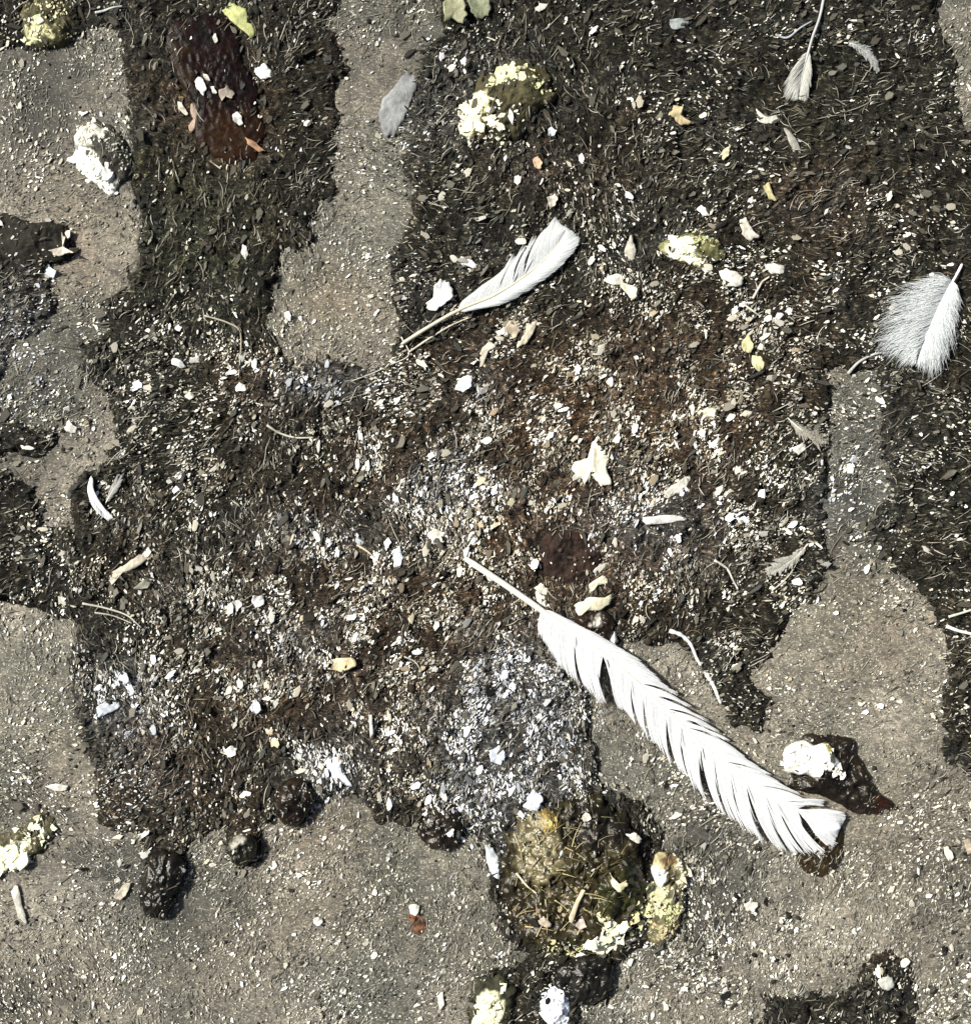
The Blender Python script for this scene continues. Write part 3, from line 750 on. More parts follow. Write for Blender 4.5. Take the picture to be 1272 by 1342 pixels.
DULL = np.array([[.035,.029,.020],[.06,.054,.040],[.022,.019,.013],[.065,.059,.046],[.04,.042,.036],[.095,.087,.068],[.014,.012,.009],[.012,.011,.008]])
def fringe(x, y):
    d = samp(SDM, x, y)
    return np.maximum(sstep(-9, 6, d), .7 * sstep(-38, 4, d) * np.clip(2.2 * fbm(x, y, 36, 3, 7), 0, 1))
chips("leaf_fragments", 60000, lambda x, y: (fringe(x, y) * .6 + half_litter(x, y) * .9) * lumpk(x, y), 8.0, .45, 26, "dull brown and grey leaf fragments matted into the litter", seed=8, asp=(.18,.6), tilt=.25, pal=DULL)
chips("chip_litter", 400000, d_chip, 4.3, .50, 16, "countless small pale chips and husks strewn through the dark litter", take=300, seed=3, asp=(.16,.7), gain=1.2)
chips("chip_dust", 330000, lambda x, y: d_chip(x, y) * .95, 2.6, .3, 5, "fine pale husk crumbs between the chips", gain=.95, seed=4)
chips("ground_grit", 300000, lambda x, y: d_bare(x, y) * .9 * lumpk(x, y), 3.0, .52, 14, "pale grit and tiny chips scattered over the bare ground", gain=1.1, seed=5, asp=(.2,.8))
fibres("litter_fibre", 120000, lambda x, y: (fringe(x, y) * clump(y, x) * .45 + .5 * half_litter(x, y)) * lumpk(x, y), 11, "thin dry fibres tangled in the dark litter", 21,
       [(.20, .185, .145), (.06, .055, .04), (.46, .43, .37), (.03, .026, .018), (.15, .13, .09), (.02, .018, .012), (.38, .36, .30)], (.25, .75))
fibres("ground_fibre", 150000, lambda x, y: d_bare(x, y) * .6, 8, "fine hair-like fibres trodden onto the bare ground", 22,
       [(.36, .34, .28), (.07, .068, .055), (.26, .25, .2), (.46, .44, .37), (.05, .048, .04), (.30,.28,.22)], (.2, .5), lift=.7)

crumbs("soil_crumbs", 26000, lambda x, y: (inmat(x, y) * .45 + .5 * half_litter(x, y)) * lumpk(x, y), 31, "dark crumbs of soil and dung matted into the litter", 1.9)

crumbs("ground_specks", 26000, lambda x, y: d_bare(x, y) * .5 * lumpk(x, y), 32, "tiny dark crumbs trodden onto the bare ground", 1.05)

# ------------------------------------------------------------------ flakes (leaf bits, husks, shells)
def flake(name, pts, label, cat, col, h=4, curl=3, thick=.9, mat=None, seed=0, group=None, flat=False, lift=2, jag=.6):
    Lp = np.array(pts, float); Ls = smooth_loop(pts, len(pts) * 7)
    Ll = np.concatenate([Lp[i] + (Lp[(i + 1) % len(Lp)] - Lp[i]) * (np.arange(7) / 7)[:, None] for i in range(len(Lp))])
    L = Ls * (1 - jag) + Ll * jag; na = len(L); c = L.mean(0)
    size = np.ptp(L, axis=0).max()
    nz = fbm(L[:, 0], L[:, 1], max(size * .4, 5), 4, seed) * .7 + .35 * fbm(L[:, 0], L[:, 1], 5, 2, seed + 3)
    L = c + (L - c) * (1 + jag * .7 * nz)[:, None]
    rr = np.linspace(.05, 1, 7); R = len(rr)
    X = c[0] + (L[:, 0] - c[0])[None] * rr[:, None]; Y = c[1] + (L[:, 1] - c[1])[None] * rr[:, None]
    span = np.ptp(L, axis=0).max() / 2
    d = L - c; cov = np.cov(d.T); ev, evec = np.linalg.eigh(cov); ax = evec[:, 0]
    u = ((X - c[0]) * ax[0] + (Y - c[1]) * ax[1]) / span
    Z = max(top(*c), 0) + lift + h * (1 - rr[:, None] ** 2) * .5 + curl * u * u * 3 + 1.2 * fbm(X, Y, span * .8, 3, seed)
    Tp = np.stack([X, Y, Z], -1).reshape(-1, 3)
    V = np.vstack([[(c[0], c[1], Z[0].mean())], Tp, [(c[0], c[1], Z[0].mean() - thick)], Tp - [0, 0, thick]])
    n1 = 1 + R * na; F = []
    for k in range(na):
        k2 = (k + 1) % na
        F.append((0, 1 + k2, 1 + k)); F.append((n1, n1 + 1 + k, n1 + 1 + k2))
        for i in range(R - 1):
            a, b = 1 + i * na + k, 1 + i * na + k2
            F.append((a, b, b + na, a + na)); F.append((n1 + a + na, n1 + b + na, n1 + b, n1 + a))
        a, b = 1 + (R - 1) * na + k, 1 + (R - 1) * na + k2
        F.append((a, b, n1 + b, n1 + a))
    area = np.sum(L[:, 0] * np.roll(L[:, 1], -1) - np.roll(L[:, 0], -1) * L[:, 1])
    if area < 0: F = [f[::-1] for f in F]
    cols = col(V[:, 0], V[:, 1], V[:, 2]) if callable(col) else flatcol(*[q * .88 for q in col], var=.28, sc=9, seed=seed)(V[:, 0], V[:, 1], V[:, 2])
    VW = np.stack([(V[:, 0] - CX) * S, (CY - V[:, 1]) * S, V[:, 2] * S], -1)
    o = build(name, VW, F, mat or M_LEAF, cols, loc=W(c[0], c[1], Z.min()))
    tag(o, label, cat, group)
    return o

FL = [
 ("leaf_scrap", [(288,14),(304,6),(322,16),(334,40),(328,48),(312,38)], "lime yellow leaf scrap right of the wet mud patch", "leaf", (.40,.42,.17), 4),
 ("husk", [(336,92),(348,87),(358,94),(357,103),(344,106),(337,100)], "rounded white husk right of the wet mud patch", "husk", (.78,.78,.76), 6),
 ("husk", [(306,150),(313,149),(319,156),(321,166),(315,167),(308,160)], "white almond-shaped husk lying on the wet mud patch's lower part", "husk", (.85,.83,.78), 4),
 ("husk", [(234,134),(240,138),(248,150),(244,152),(236,144)], "slim pale husk left of the wet mud patch", "husk", (.7,.64,.52), 2),
 ("husk", [(280,50),(284,46),(287,56),(283,59)], "tiny white husk in the upper part of the wet mud patch", "husk", (.8,.77,.68), 2),
 ("husk", [(262,104),(268,108),(272,118),(268,127),(261,120),(258,110)], "white split husk in the middle of the wet mud patch", "husk", (.75,.73,.66), 4),
 ("husk", [(277,115),(282,116),(286,124),(281,126)], "small white husk right beside the split one on the mud", "husk", (.8,.77,.7), 2),
 ("husk", [(268,99),(274,101),(277,108),(271,107)], "small white husk just above the split one on the mud", "husk", (.78,.74,.66), 2),
 ("bark_flake", [(290,122),(300,116),(309,124),(306,132),(296,128),(292,136)], "grey brown flake in the right of the wet mud patch", "flake", (.32,.27,.22), 3),
 ("bark_flake", [(252,136),(262,150),(260,168),(252,174),(246,168),(256,156),(250,146)], "pinkish tan curl along the left rim of the wet mud patch", "flake", (.42,.31,.24), 3),
 ("bark_flake", [(321,180),(338,190),(346,198),(340,200),(326,190)], "thin rusty sliver at the lower end of the wet mud patch", "flake", (.35,.20,.11), 2),
 ("leaf_scrap", [(498,150),(506,128),(522,108),(544,90),(552,98),(544,124),(532,150),(518,172),(508,176),(500,166)], "grey faded leaf lying on bare ground left of the yellow-cream dropping", "leaf", (.24,.245,.25), 4),
 ("leaf_scrap", [(580,8),(592,2),(604,4),(614,18),(606,34),(592,30),(582,34)], "dull green leaf scrap at the top edge by the bare channel", "leaf", (.26,.26,.16), 4),
 ("leaf_scrap", [(614,0),(630,-6),(642,6),(640,24),(628,32),(618,22)], "dull green leaf scrap at the top edge, right of its twin", "leaf", (.22,.24,.15), 4),
 ("leaf_scrap", [(866,22),(876,28),(890,26),(902,30),(894,38),(882,42),(872,36)], "bluish grey leaf scrap near the top edge", "leaf", (.32,.35,.35), 3),
 ("leaf_scrap", [(988,142),(994,150),(1008,154),(1024,150),(1016,164),(1000,166),(990,158)], "white crown-shaped scrap below the small hanging feather", "scrap", (.62,.60,.54), 4),
 ("leaf_scrap", [(1024,168),(1034,174),(1044,188),(1048,204),(1040,208),(1034,192)], "grey curled leaf strip below the crown-shaped scrap", "leaf", (.32,.31,.27), 4),
 ("leaf_scrap", [(874,152),(884,138),(894,142),(892,154),(902,162),(890,168),(882,160)], "orange yellow leaf scrap in the upper right litter", "leaf", (.52,.42,.24), 4),
 ("leaf_scrap", [(940,206),(948,196),(956,192),(954,204),(946,212)], "pale yellow scrap left of the dark red-brown hollow", "scrap", (.78,.74,.50), 3),
 ("leaf_scrap", [(998,246),(1006,242),(1012,256),(1016,264),(1006,262)], "yellow scrap in the litter above the pale yellow dropping", "scrap", (.50,.45,.24), 3),
 ("husk", [(911,274),(918,271),(928,276),(930,284),(918,283)], "white ragged husk just above the pale yellow dropping", "husk", (.8,.77,.70), 3),
 ("husk", [(718,172),(722,168),(729,174),(726,180),(719,180)], "tiny bluish white husk right of the yellow-cream dropping", "husk", (.75,.80,.85), 3),
 ("husk", [(758,206),(762,203),(766,210),(763,218),(758,214)], "bright white oval husk in the litter above the medium feather", "husk", (.85,.85,.85), 3),
 ("bark_flake", [(698,212),(704,206),(710,216),(707,224),(700,222)], "pinkish orange flake below the yellow-cream dropping", "flake", (.60,.42,.28), 3),
 ("leaf_scrap", [(717,262),(726,256),(730,264),(726,272),(720,272)], "pinkish cream scrap just above the medium feather's tip", "scrap", (.62,.56,.48), 3),
 ("leaf_scrap", [(792,368),(806,360),(818,364),(816,374),(802,374)], "white bent husk right of the medium feather", "husk", (.80,.77,.64), 4),
 ("leaf_scrap", [(812,376),(820,372),(832,380),(834,392),(824,392)], "cream curl below the white bent husk", "husk", (.76,.72,.56), 4),
 ("leaf_scrap", [(818,330),(826,310),(832,328),(830,340),(822,344)], "fuzzy cream tuft right of the medium feather", "tuft", (.48,.45,.38), 4),
 ("leaf_scrap", [(938,356),(950,354),(964,360),(972,372),(960,376),(944,368)], "white crumpled scrap right of the pale yellow dropping", "scrap", (.70,.68,.60), 4),
 ("leaf_scrap", [(968,290),(976,286),(986,304),(996,312),(982,316),(970,308)], "pinkish cream folded scrap left above the downy feather", "scrap", (.62,.56,.48), 5),
 ("leaf_scrap", [(1000,348),(1012,344),(1028,350),(1026,358),(1010,360),(1000,356)], "greyish white husk strip between pale yellow dropping and downy feather", "husk", (.60,.58,.52), 4),
 ("leaf_scrap", [(664,424),(676,420),(684,430),(676,444),(664,444),(658,436)], "tan folded leaf scrap below the medium feather", "leaf", (.55,.46,.34), 5),
 ("leaf_scrap", [(690,418),(702,424),(698,438),(688,450),(678,456),(680,446),(688,436)], "cream curled leaf scrap right of the tan folded one", "leaf", (.66,.58,.45), 5),
 ("leaf_scrap", [(597,512),(600,500),(608,494),(618,496),(618,508),(606,516)], "bright white angular shell piece left of the centre", "shell", (.80,.82,.84), 4),
 ("leaf_scrap", [(630,458),(640,448),(652,448),(650,456),(640,460),(634,476),(630,478)], "pale hooked leaf stalk below the tan scraps", "stalk", (.58,.53,.44), 3),
 ("shell_piece", [(745,612),(758,602),(768,600),(776,584),(784,574),(796,580),(800,596),(794,612),(798,634),(788,638),(776,628),(764,634),(752,624)], "large cream shell fragment with a central groove, right of centre", "shell", patchcol((.78,.75,.60), [([(775,588),(780,588),(783,622),(779,622)], (.35,.33,.26))], var=.1, edge=1.5, wob=2), 9),
 ("leaf_scrap", [(970,448),(978,440),(984,452),(982,464),(972,462)], "lemon yellow scrap in the litter left of the downy feather", "scrap", (.74,.68,.38), 4),
 ("leaf_scrap", [(985,466),(996,468),(1002,480),(994,488),(984,480)], "second lemon yellow scrap, just below the first", "scrap", (.76,.70,.40), 4),
 ("leaf_scrap", [(914,540),(926,534),(940,538),(936,546),(920,546)], "cream bean-shaped husk in the right centre litter", "husk", (.74,.68,.52), 5),
 ("leaf_scrap", [(1030,590),(1044,584),(1056,578),(1052,590),(1042,598),(1032,596)], "white pointed scrap near the right border of the main litter", "scrap", (.66,.64,.58), 4),
 ("wood_splinter", [(860,656),(866,646),(896,626),(902,630),(898,638),(872,656)], "flat white wood splinter lying aslant right of the shell fragment", "splinter", (.66,.64,.56), 3),
 ("wood_splinter", [(838,678),(862,676),(894,676),(898,682),(864,686),(842,688)], "long whitish splinter lying level below the slanting one", "splinter", (.62,.61,.58), 3),
 ("leaf_scrap", [(428,868),(440,860),(458,862),(466,872),(448,878),(430,876)], "pale orange crumpled scrap in the lower left litter", "scrap", (.72,.60,.38), 4),
 ("curled_leaf", [(146,756),(150,748),(168,738),(184,728),(194,728),(190,738),(176,746),(160,754),(152,764),(148,768),(144,764)], "curled tan leaf with a forked end in the left litter", "leaf", (.52,.48,.38), 5),
 ("leaf_scrap", [(178,770),(190,762),(200,764),(196,770),(184,772)], "small grey green leaf just right below the curled tan leaf", "leaf", (.32,.31,.25), 3),
 ("leaf_scrap", [(226,468),(238,472),(246,482),(240,484),(228,478)], "white folded husk in the left upper litter", "husk", (.80,.80,.78), 4),
 ("leaf_scrap", [(248,472),(262,466),(270,470),(262,476),(250,476)], "grey strip right of the white folded husk", "husk", (.45,.44,.42), 3),
 ("husk", [(308,508),(316,502),(324,506),(322,512),(312,514)], "cream oval husk beside the brown hollow of the left litter", "husk", (.78,.74,.64), 3),
 ("husk", [(244,520),(252,514),(258,520),(250,524)], "cream husk left of the oval one", "husk", (.62,.58,.48), 3),
 ("husk", [(30,584),(40,584),(50,588),(42,590),(32,589)], "white grain on the thin dark patch at the left edge", "husk", (.78,.76,.70), 2),
 ("leaf_scrap", [(84,560),(92,550),(102,560),(100,568),(88,566)], "white crumb cluster on bare ground at left", "crumb", (.60,.57,.52), 3),
 ("husk", [(56,352),(64,346),(74,356),(70,366),(60,364)], "bluish white crumb below the low dark left lump", "crumb", (.62,.66,.66), 4),
 ("leaf_scrap", [(70,330),(84,326),(90,310),(84,304),(88,326),(102,334),(90,334),(76,338)], "three-pronged cream scrap at the right end of the low dark left lump", "scrap", (.66,.60,.50), 3),
 ("husk", [(320,322),(325,326),(328,338),(324,342),(319,334)], "bright white grain in the dark litter left of the bare channel", "husk", (.82,.80,.74), 3),
 ("husk", [(373,412),(378,408),(383,414),(381,422),(375,420)], "white grain lying on the lower bare channel", "husk", (.80,.77,.70), 3),
 ("leaf_scrap", [(336,780),(348,780),(348,790),(338,796),(332,790)], "ring-shaped white husk in the lower left litter", "husk", (.72,.71,.70), 4),
 ("husk", [(308,788),(316,786),(320,792),(312,800),(307,796)], "white seed left of the ring-shaped husk", "husk", (.80,.78,.72), 4),
 ("leaf_scrap", [(804,848),(798,838),(804,822),(808,838)], "white pointed shard standing at the top edge of the long feather", "shard", (.82,.82,.80), 8),
 ("leaf_scrap", [(748,798),(756,788),(772,782),(788,784),(796,780),(798,788),(784,798),(768,800),(760,806)], "cream crumpled leaf over the dark red-brown lump", "leaf", (.76,.70,.50), 6),
 ("leaf_scrap", [(768,768),(780,758),(790,752),(796,756),(794,764),(784,766),(776,774)], "cream leaf scrap above the crumpled one", "leaf", (.70,.66,.50), 5),
 ("leaf_scrap", [(700,786),(704,772),(716,786),(722,796),(712,796)], "white leaf scrap standing beside the long quill", "leaf", (.72,.70,.62), 6),
 ("leaf_scrap", [(700,770),(708,764),(718,770),(716,780),(706,778)], "pale chip heap above the long quill", "chip", (.66,.62,.54), 4),
 ("leaf_scrap", [(636,1108),(646,1112),(656,1130),(660,1142),(652,1158),(644,1146),(636,1126)], "bluish white pointed shard at the left shoulder of the mossy lump", "shard", (.66,.70,.74), 6),
 ("wood_splinter", [(743,1196),(750,1176),(762,1152),(768,1148),(766,1158),(756,1178),(748,1200)], "straight cream straw lying on the mossy lump", "straw", (.66,.56,.38), 6),
 ("leaf_scrap", [(700,1190),(712,1196),(722,1206),(720,1212),(706,1204)], "pinkish flake on the lower left of the mossy lump", "flake", (.60,.50,.40), 5),
 ("leaf_scrap", [(794,1134),(800,1146),(812,1148),(818,1142),(818,1152),(810,1158),(800,1154)], "cream hook-shaped flake on the right of the mossy lump", "flake", (.72,.66,.42), 5),
 ("leaf_scrap", [(752,1204),(760,1192),(766,1206),(758,1212)], "pink triangular flake near the foot of the mossy lump", "flake", (.52,.44,.38), 4),
 ("husk", [(818,1088),(830,1086),(838,1094),(834,1100),(822,1096)], "white husk on the upper right of the mossy lump", "husk", (.80,.77,.66), 6),
 ("husk", [(760,1064),(768,1060),(772,1068),(764,1074)], "white husk on top of the mossy lump", "husk", (.74,.70,.60), 6),
 ("husk", [(536,1184),(546,1182),(552,1188),(548,1196),(538,1196)], "white crumb right above the rust-red crumb", "crumb", (.80,.78,.70), 4),
 ("husk", [(574,1304),(580,1300),(582,1316),(576,1324)], "upright white grain at the bottom left of the cream yellow dropping", "husk", (.78,.74,.66), 3),
 ("husk", [(412,1202),(420,1200),(424,1208),(416,1212),(410,1208)], "bright round grain on the lower bare ground", "husk", (.80,.78,.70), 3),
 ("husk", [(15,1168),(24,1160),(28,1176),(34,1198),(36,1210),(26,1206),(20,1188)], "long white streak-like husk below the left crusted dropping", "husk", (.56,.54,.47), 3),
 ("leaf_scrap", [(150,1176),(162,1160),(172,1156),(168,1168),(158,1180)], "pale stain-like flake left of the lowest black lump", "flake", (.48,.43,.34), 2),
 ("leaf_scrap", [(60,1030),(74,1026),(90,1030),(86,1036),(70,1036)], "white flat flake above the left crusted dropping", "flake", (.66,.62,.54), 3),
 ("husk", [(296,983),(304,976),(312,980),(310,988),(300,990)], "bright white seed in the lower left litter", "husk", (.85,.83,.80), 4),
 ("husk", [(332,922),(340,918),(344,928),(338,934),(331,930)], "bluish white seed above the bright seed", "husk", (.75,.78,.84), 4),
 ("leaf_scrap", [(120,936),(134,922),(146,916),(158,924),(148,934),(136,938),(128,942)], "bluish white droppings smear near the left litter border", "dropping", (.60,.64,.72), 4),
 ("leaf_scrap", [(426,1000),(436,990),(446,994),(450,1010),(456,1024),(446,1032),(436,1026),(430,1014)], "bluish white dropping on the lower litter edge", "dropping", (.76,.80,.88), 6),
 ("leaf_scrap", [(688,1040),(700,1034),(712,1042),(708,1060),(694,1064),(684,1054)], "bluish white dropping at the foot of the whitened litter", "dropping", (.74,.79,.88), 5),
 ("leaf_scrap", [(640,982),(654,976),(662,988),(656,1000),(642,998)], "bluish white dropping in the middle of the whitened litter", "dropping", (.68,.73,.82), 4),
 ("wood_splinter", [(484,936),(488,935),(490,960),(486,964)], "short upright white splinter in the lower centre litter", "splinter", (.74,.70,.62), 3),
 ("leaf_scrap", [(560,700),(572,694),(584,698),(580,710),(566,712)], "white flat oval flake left above the long quill's tip", "flake", (.74,.71,.62), 4),
 ("leaf_scrap", [(516,726),(524,716),(530,730),(526,742),(516,744)], "bluish white torn flake left of the long quill", "flake", (.70,.74,.80), 4),
 ("husk", [(1234,1108),(1242,1108),(1248,1124),(1242,1128),(1236,1118)], "white oval grain on bare ground near the right edge", "husk", (.70,.64,.54), 3),
 ("husk", [(1262,1102),(1270,1100),(1274,1118),(1266,1120)], "tan oval grain cut by the right edge", "husk", (.48,.40,.30), 3),
 ("husk", [(974,1186),(982,1178),(992,1184),(988,1194),(978,1194)], "white crumb above the soft dark spot at lower right", "crumb", (.72,.68,.60), 3),
 ("leaf_scrap", [(1144,1284),(1154,1276),(1166,1278),(1168,1292),(1152,1292)], "grey white fluff scrap on the dark patch at lower right", "scrap", (.42,.42,.38), 3),
]
for i, (nm, pts, lab, cat, col, h) in enumerate(FL):
    onm = any(s in lab for s in ("mossy lump",)) and ("on the" in lab or "near the foot of" in lab or "on top" in lab)
    lift = 2.5
    flake(nm, pts, lab, cat, col, h=h, curl=2, seed=i, lift=lift, jag=1.0 if cat == 'dropping' else .7)

# ------------------------------------------------------------------ twigs and strands
def strand(name, pts, rad, label, cat, col, lift=2.5, taper=.4, knots=0, seed=1, group=None):
    C2 = crv(pts, 26); z = np.array([top(a, b) for a, b in C2])
    z = np.convolve(np.pad(z, 3, 'edge'), np.ones(7) / 7, 'valid') + lift
    t = np.linspace(0, 1, 26)
    R = rad * (1 - taper * t) * (1 + (knots * np.abs(np.sin(t * 22)) if knots else 0) + .15 * fbm(t * 200, t * 0, 20, 2, seed))
    V, F = tube_geo(np.stack([C2[:, 0], -C2[:, 1], z], -1), R)
    V = towld(V)
    o = build(name, V, F, M_FIBRE, flatcol(*col, var=.12)(V[:, 0] / S, V[:, 1] / S, V[:, 2]), loc=W(C2[0][0], C2[0][1], z[0]))
    tag(o, label, cat, group)
    return o

ST_ = [
 ([(1237,820),(1256,827),(1290,834)], 2.6, "thick white straw entering from the right edge", "straw", (.80,.79,.74)),
 ([(1240,808),(1256,803),(1290,792)], 2.0, "thinner greenish straw above the thick white one at the right edge", "straw", (.50,.52,.42)),
 ([(352,558),(368,568),(388,574),(412,574)], 1.7, "curved pale stem below the bare channel", "stem", (.44,.42,.34)),
 ([(526,442),(536,466),(510,480),(484,492),(462,500)], 1.0, "thin pale stem along the lower right rim of the bare channel", "stem", (.50,.47,.40)),
 ([(1110,490),(1122,476),(1138,467),(1152,463)], 2.2, "grey curved quill piece left below the downy feather", "stem", (.36,.36,.34)),
 ([(876,826),(892,832),(904,844),(912,862),(918,872)], 2.2, "white segmented curved stem above the long feather", "stem", (.70,.70,.68)),
 ([(924,882),(932,894),(938,908),(944,922)], 2.4, "beaded white strand following the segmented stem downward", "strand", (.70,.69,.64)),
 ([(934,734),(950,744),(958,758),(966,772)], 1.8, "bent whitish straw in the right centre litter", "straw", (.60,.56,.48)),
 ([(1010,774),(1022,764),(1036,748),(1056,712)], 1.0, "thin grey hair-like stem near the right litter border", "stem", (.42,.40,.34)),
 ([(270,415),(300,424),(316,436),(316,470),(314,495)], 1.3, "long faded bent stem in the upper left litter", "stem", (.36,.33,.26)),
 ([(1014,48),(1030,52),(1046,40),(1062,30)], 1.6, "bluish grey stem left of the small hanging feather's shaft", "stem", (.34,.36,.38)),
 ([(985,392),(996,372),(1006,364)], 1.8, "pinkish straw between the yellow scraps and downy feather", "straw", (.55,.47,.38)),
 ([(972,398),(984,408),(996,416)], 1.4, "short cream straw below the pinkish one", "straw", (.60,.56,.46)),
 ([(530,860),(545,868),(552,880)], 1.0, "short bent stem in the lower centre litter", "stem", (.50,.46,.38)),
 ([(112,790),(140,796),(170,806),(188,822)], 1.5, "long pale arched stem in the litter left of centre", "stem", (.46,.44,.38)),
 ([(128,802),(150,806),(176,816)], 1.1, "second arched stem just below the long one", "stem", (.42,.40,.34)),
 ([(676,1140),(690,1156),(702,1166)], 1.5, "short cream straw on the left of the mossy lump", "straw", (.66,.58,.40)),
 ([(468,714),(484,724),(498,738)], 1.4, "tan straw left of the long quill's tip", "straw", (.58,.47,.32)),
 ([(126,18),(142,14),(162,10)], 2.0, "bluish white streak of straw between the olive corner lump and mud patch", "straw", (.42,.44,.42)),
 ([(290,222),(282,216),(276,212)], 1.0, "short thin stem just under the wet mud patch", "stem", (.4,.36,.28)),
 ([(714,936),(700,950),(694,966)], .9, "thin dark-edged stem across the whitened litter", "stem", (.5,.5,.5)),
]
for i, (p, rd, lab, cat, col) in enumerate(ST_):
    strand({"straw": "straw", "stem": "plant_stem", "strand": "strand"}[cat], p, rd, lab, cat, col, seed=i,
           knots=.5 if "bead" in lab or "segmented" in lab else 0, lift=3)

# ------------------------------------------------------------------ feathers
def feather(label, path, base, wl, wr, al, ar, rq, n=150, zlift=6, camber=5, col=(.80,.80,.79), splits_l=(), splits_r=(), seed=0, loose=.15, barbw=2.0, downy=0, name="feather", qcol=(.72,.70,.60), curve=.5, tipcurl=0, group=None, zextra=None, tipx=1):
    """path: rachis points from quill tip to feather tip. base: fraction where the vane starts.
    wl / wr: half widths (list over vane length) on left / right of travel direction, al/ar barb angles."""
    r = np.random.default_rng(100 + seed)
    n_r = 80
    C2 = crv(path, n_r); t = np.linspace(0, 1, n_r)
    zt = np.array([top(a, b) for a, b in C2]); zt = np.convolve(np.pad(zt, 12, 'edge'), np.ones(25) / 25, 'valid')
    Z = zt + zlift * (.35 + .65 * np.sin(math.pi * np.clip(t, 0, 1)) ** .7) + 1
    if zextra is not None: Z = Z + np.interp(t, *zextra)
    C = np.stack([C2[:, 0], -C2[:, 1], Z], -1)
    root = empty(name, *path[0], z=float(Z[0]))
    tag(root, label, "feather", group)
    R = rq * np.interp(t, [0, .02, base, 1], [.55, 1, .9, .18])
    V, F = tube_geo(C, R, 8)
    V = towld(V)
    child("quill", V, F, M_QUILL, flatcol(*qcol, var=.08)(V[:, 0] / S, V[:, 1] / S, V[:, 2]), root)
    T = np.gradient(C, axis=0); T /= np.linalg.norm(T, axis=1)[:, None]
    arc = np.concatenate([[0], np.cumsum(np.linalg.norm(np.diff(C[:, :2], axis=0), axis=1))])
    ib = base * (n_r - 1); seg = arc[-1] - np.interp(ib, np.arange(n_r), arc)
    for side, wds, ang, splits in ((1, wl, al, splits_l), (-1, wr, ar, splits_r)):
        VV = []; FF = []; CC = []
        us = np.sort(np.linspace(0, 1, n) + r.normal(0, .15 / n, n)); us = np.clip(us, 0, 1)
        sp = seg / n
        for bi, u in enumerate(us):
            tt = base + (1 - base) * u
            k = tt * (n_r - 1); i = min(int(k), n_r - 2); f = k - i
            p = C[i] * (1 - f) + C[i + 1] * f; tg = T[i] * (1 - f) + T[i + 1] * f
            nrm = np.array([-tg[1], tg[0], 0]) * side; nrm /= np.linalg.norm(nrm)
            wd = np.interp(u, np.linspace(0, 1, len(wds)), wds)
            an_ = ang if isinstance(ang, (tuple, list)) else (ang, ang)
            a = math.radians(np.interp(u, np.linspace(0, 1, len(an_)), an_))
            # splits: barbs near a split lean away from it and leave a gap
            lean = 0; cut = 1
            for (su, sw, dep) in splits:
                dd = (u - su) / sw
                if abs(dd) < 1:
                    lean += -dep * (1 - abs(dd)) * (1 if dd < 0 else -1) * -1
                    if abs(dd) < .25 and r.random() < .55: cut *= r.uniform(.3, .8)
            cl = (vn(u * n / 7.0, seed * 3.1 + side) + .6 * vn(u * n / 2.6, seed * 5.7 + side) - .8)
            a2 = a + cl * loose * 1.2 + r.normal(0, loose * .12) + lean * .35
            Lb = wd / max(math.sin(a), .2) * cut * (1 + r.normal(0, .015 + loose * .15))
            rem = arc[-1] - np.interp(k, np.arange(n_r), arc)
            Lb = min(Lb, (rem + 2 + tipx * wd * .2) / max(math.cos(a * .8), .3) * (1 + r.normal(0, .02)))
            if downy: Lb *= r.uniform(1 - downy, 1 + downy * .4)
            Nn = 7; pts = []
            q = p.copy(); hz = 0
            for m_ in range(Nn):
                sfr = m_ / (Nn - 1)
                aa = a2 + (curve * (.5 - sfr)) + (downy * r.normal(0, .5) if downy else 0)
                if m_: q = q + (tg * math.cos(aa) + nrm * math.sin(aa)) * Lb / (Nn - 1)
                zz = camber * math.sin(min(sfr * 1.15, 1) * math.pi * .75) * min(1, wd / 20) - sfr * sfr * zlift * .35 + .35 * math.sin(bi * 2.4) * sfr
                if downy: zz += r.normal(0, downy * 3) * sfr
                pts.append((q[0], q[1], max(p[2] + zz, float(samp(TOP, q[0], -q[1])) + .8)))
            pts = np.array(pts)
            bw = sp * barbw * (.5 if downy else .5) + .25
            tv = np.gradient(pts, axis=0); tv /= np.linalg.norm(tv, axis=1)[:, None]
            sv = np.cross(tv, [0, 0, 1.0]); sv /= np.linalg.norm(sv, axis=1)[:, None]
            ww = bw * np.array([1, 1, 1, .97, .9, .7, .2])[:, None]
            if downy: ww = ww * .7
            b0 = len(VV) and sum(len(v) for v in VV)
            tl = .18 * bw
            Lf = pts + sv * ww - [0, 0, tl]; Rt = pts - sv * ww + [0, 0, tl]; Md = pts + [0, 0, .22]
            VV.append(np.stack([Lf, Md, Rt], 1).reshape(-1, 3))
            for m_ in range(Nn - 1):
                o_ = b0 + m_ * 3
                FF.append((o_, o_ + 1, o_ + 4, o_ + 3)); FF.append((o_ + 1, o_ + 2, o_ + 5, o_ + 4))
            sh = r.uniform(.74, 1.04)
            CC.append(np.tile(np.array(col) * sh, (Nn * 3, 1)))
        V = towld(np.vstack(VV))
        child("vane", V, FF, M_FEATHER, np.clip(np.vstack(CC), 0, .88), root)
    return root

def vn(a, b):
    return float(vnoise(np.array([a + 100.0]), np.array([b + 100.0]), 3)[0])

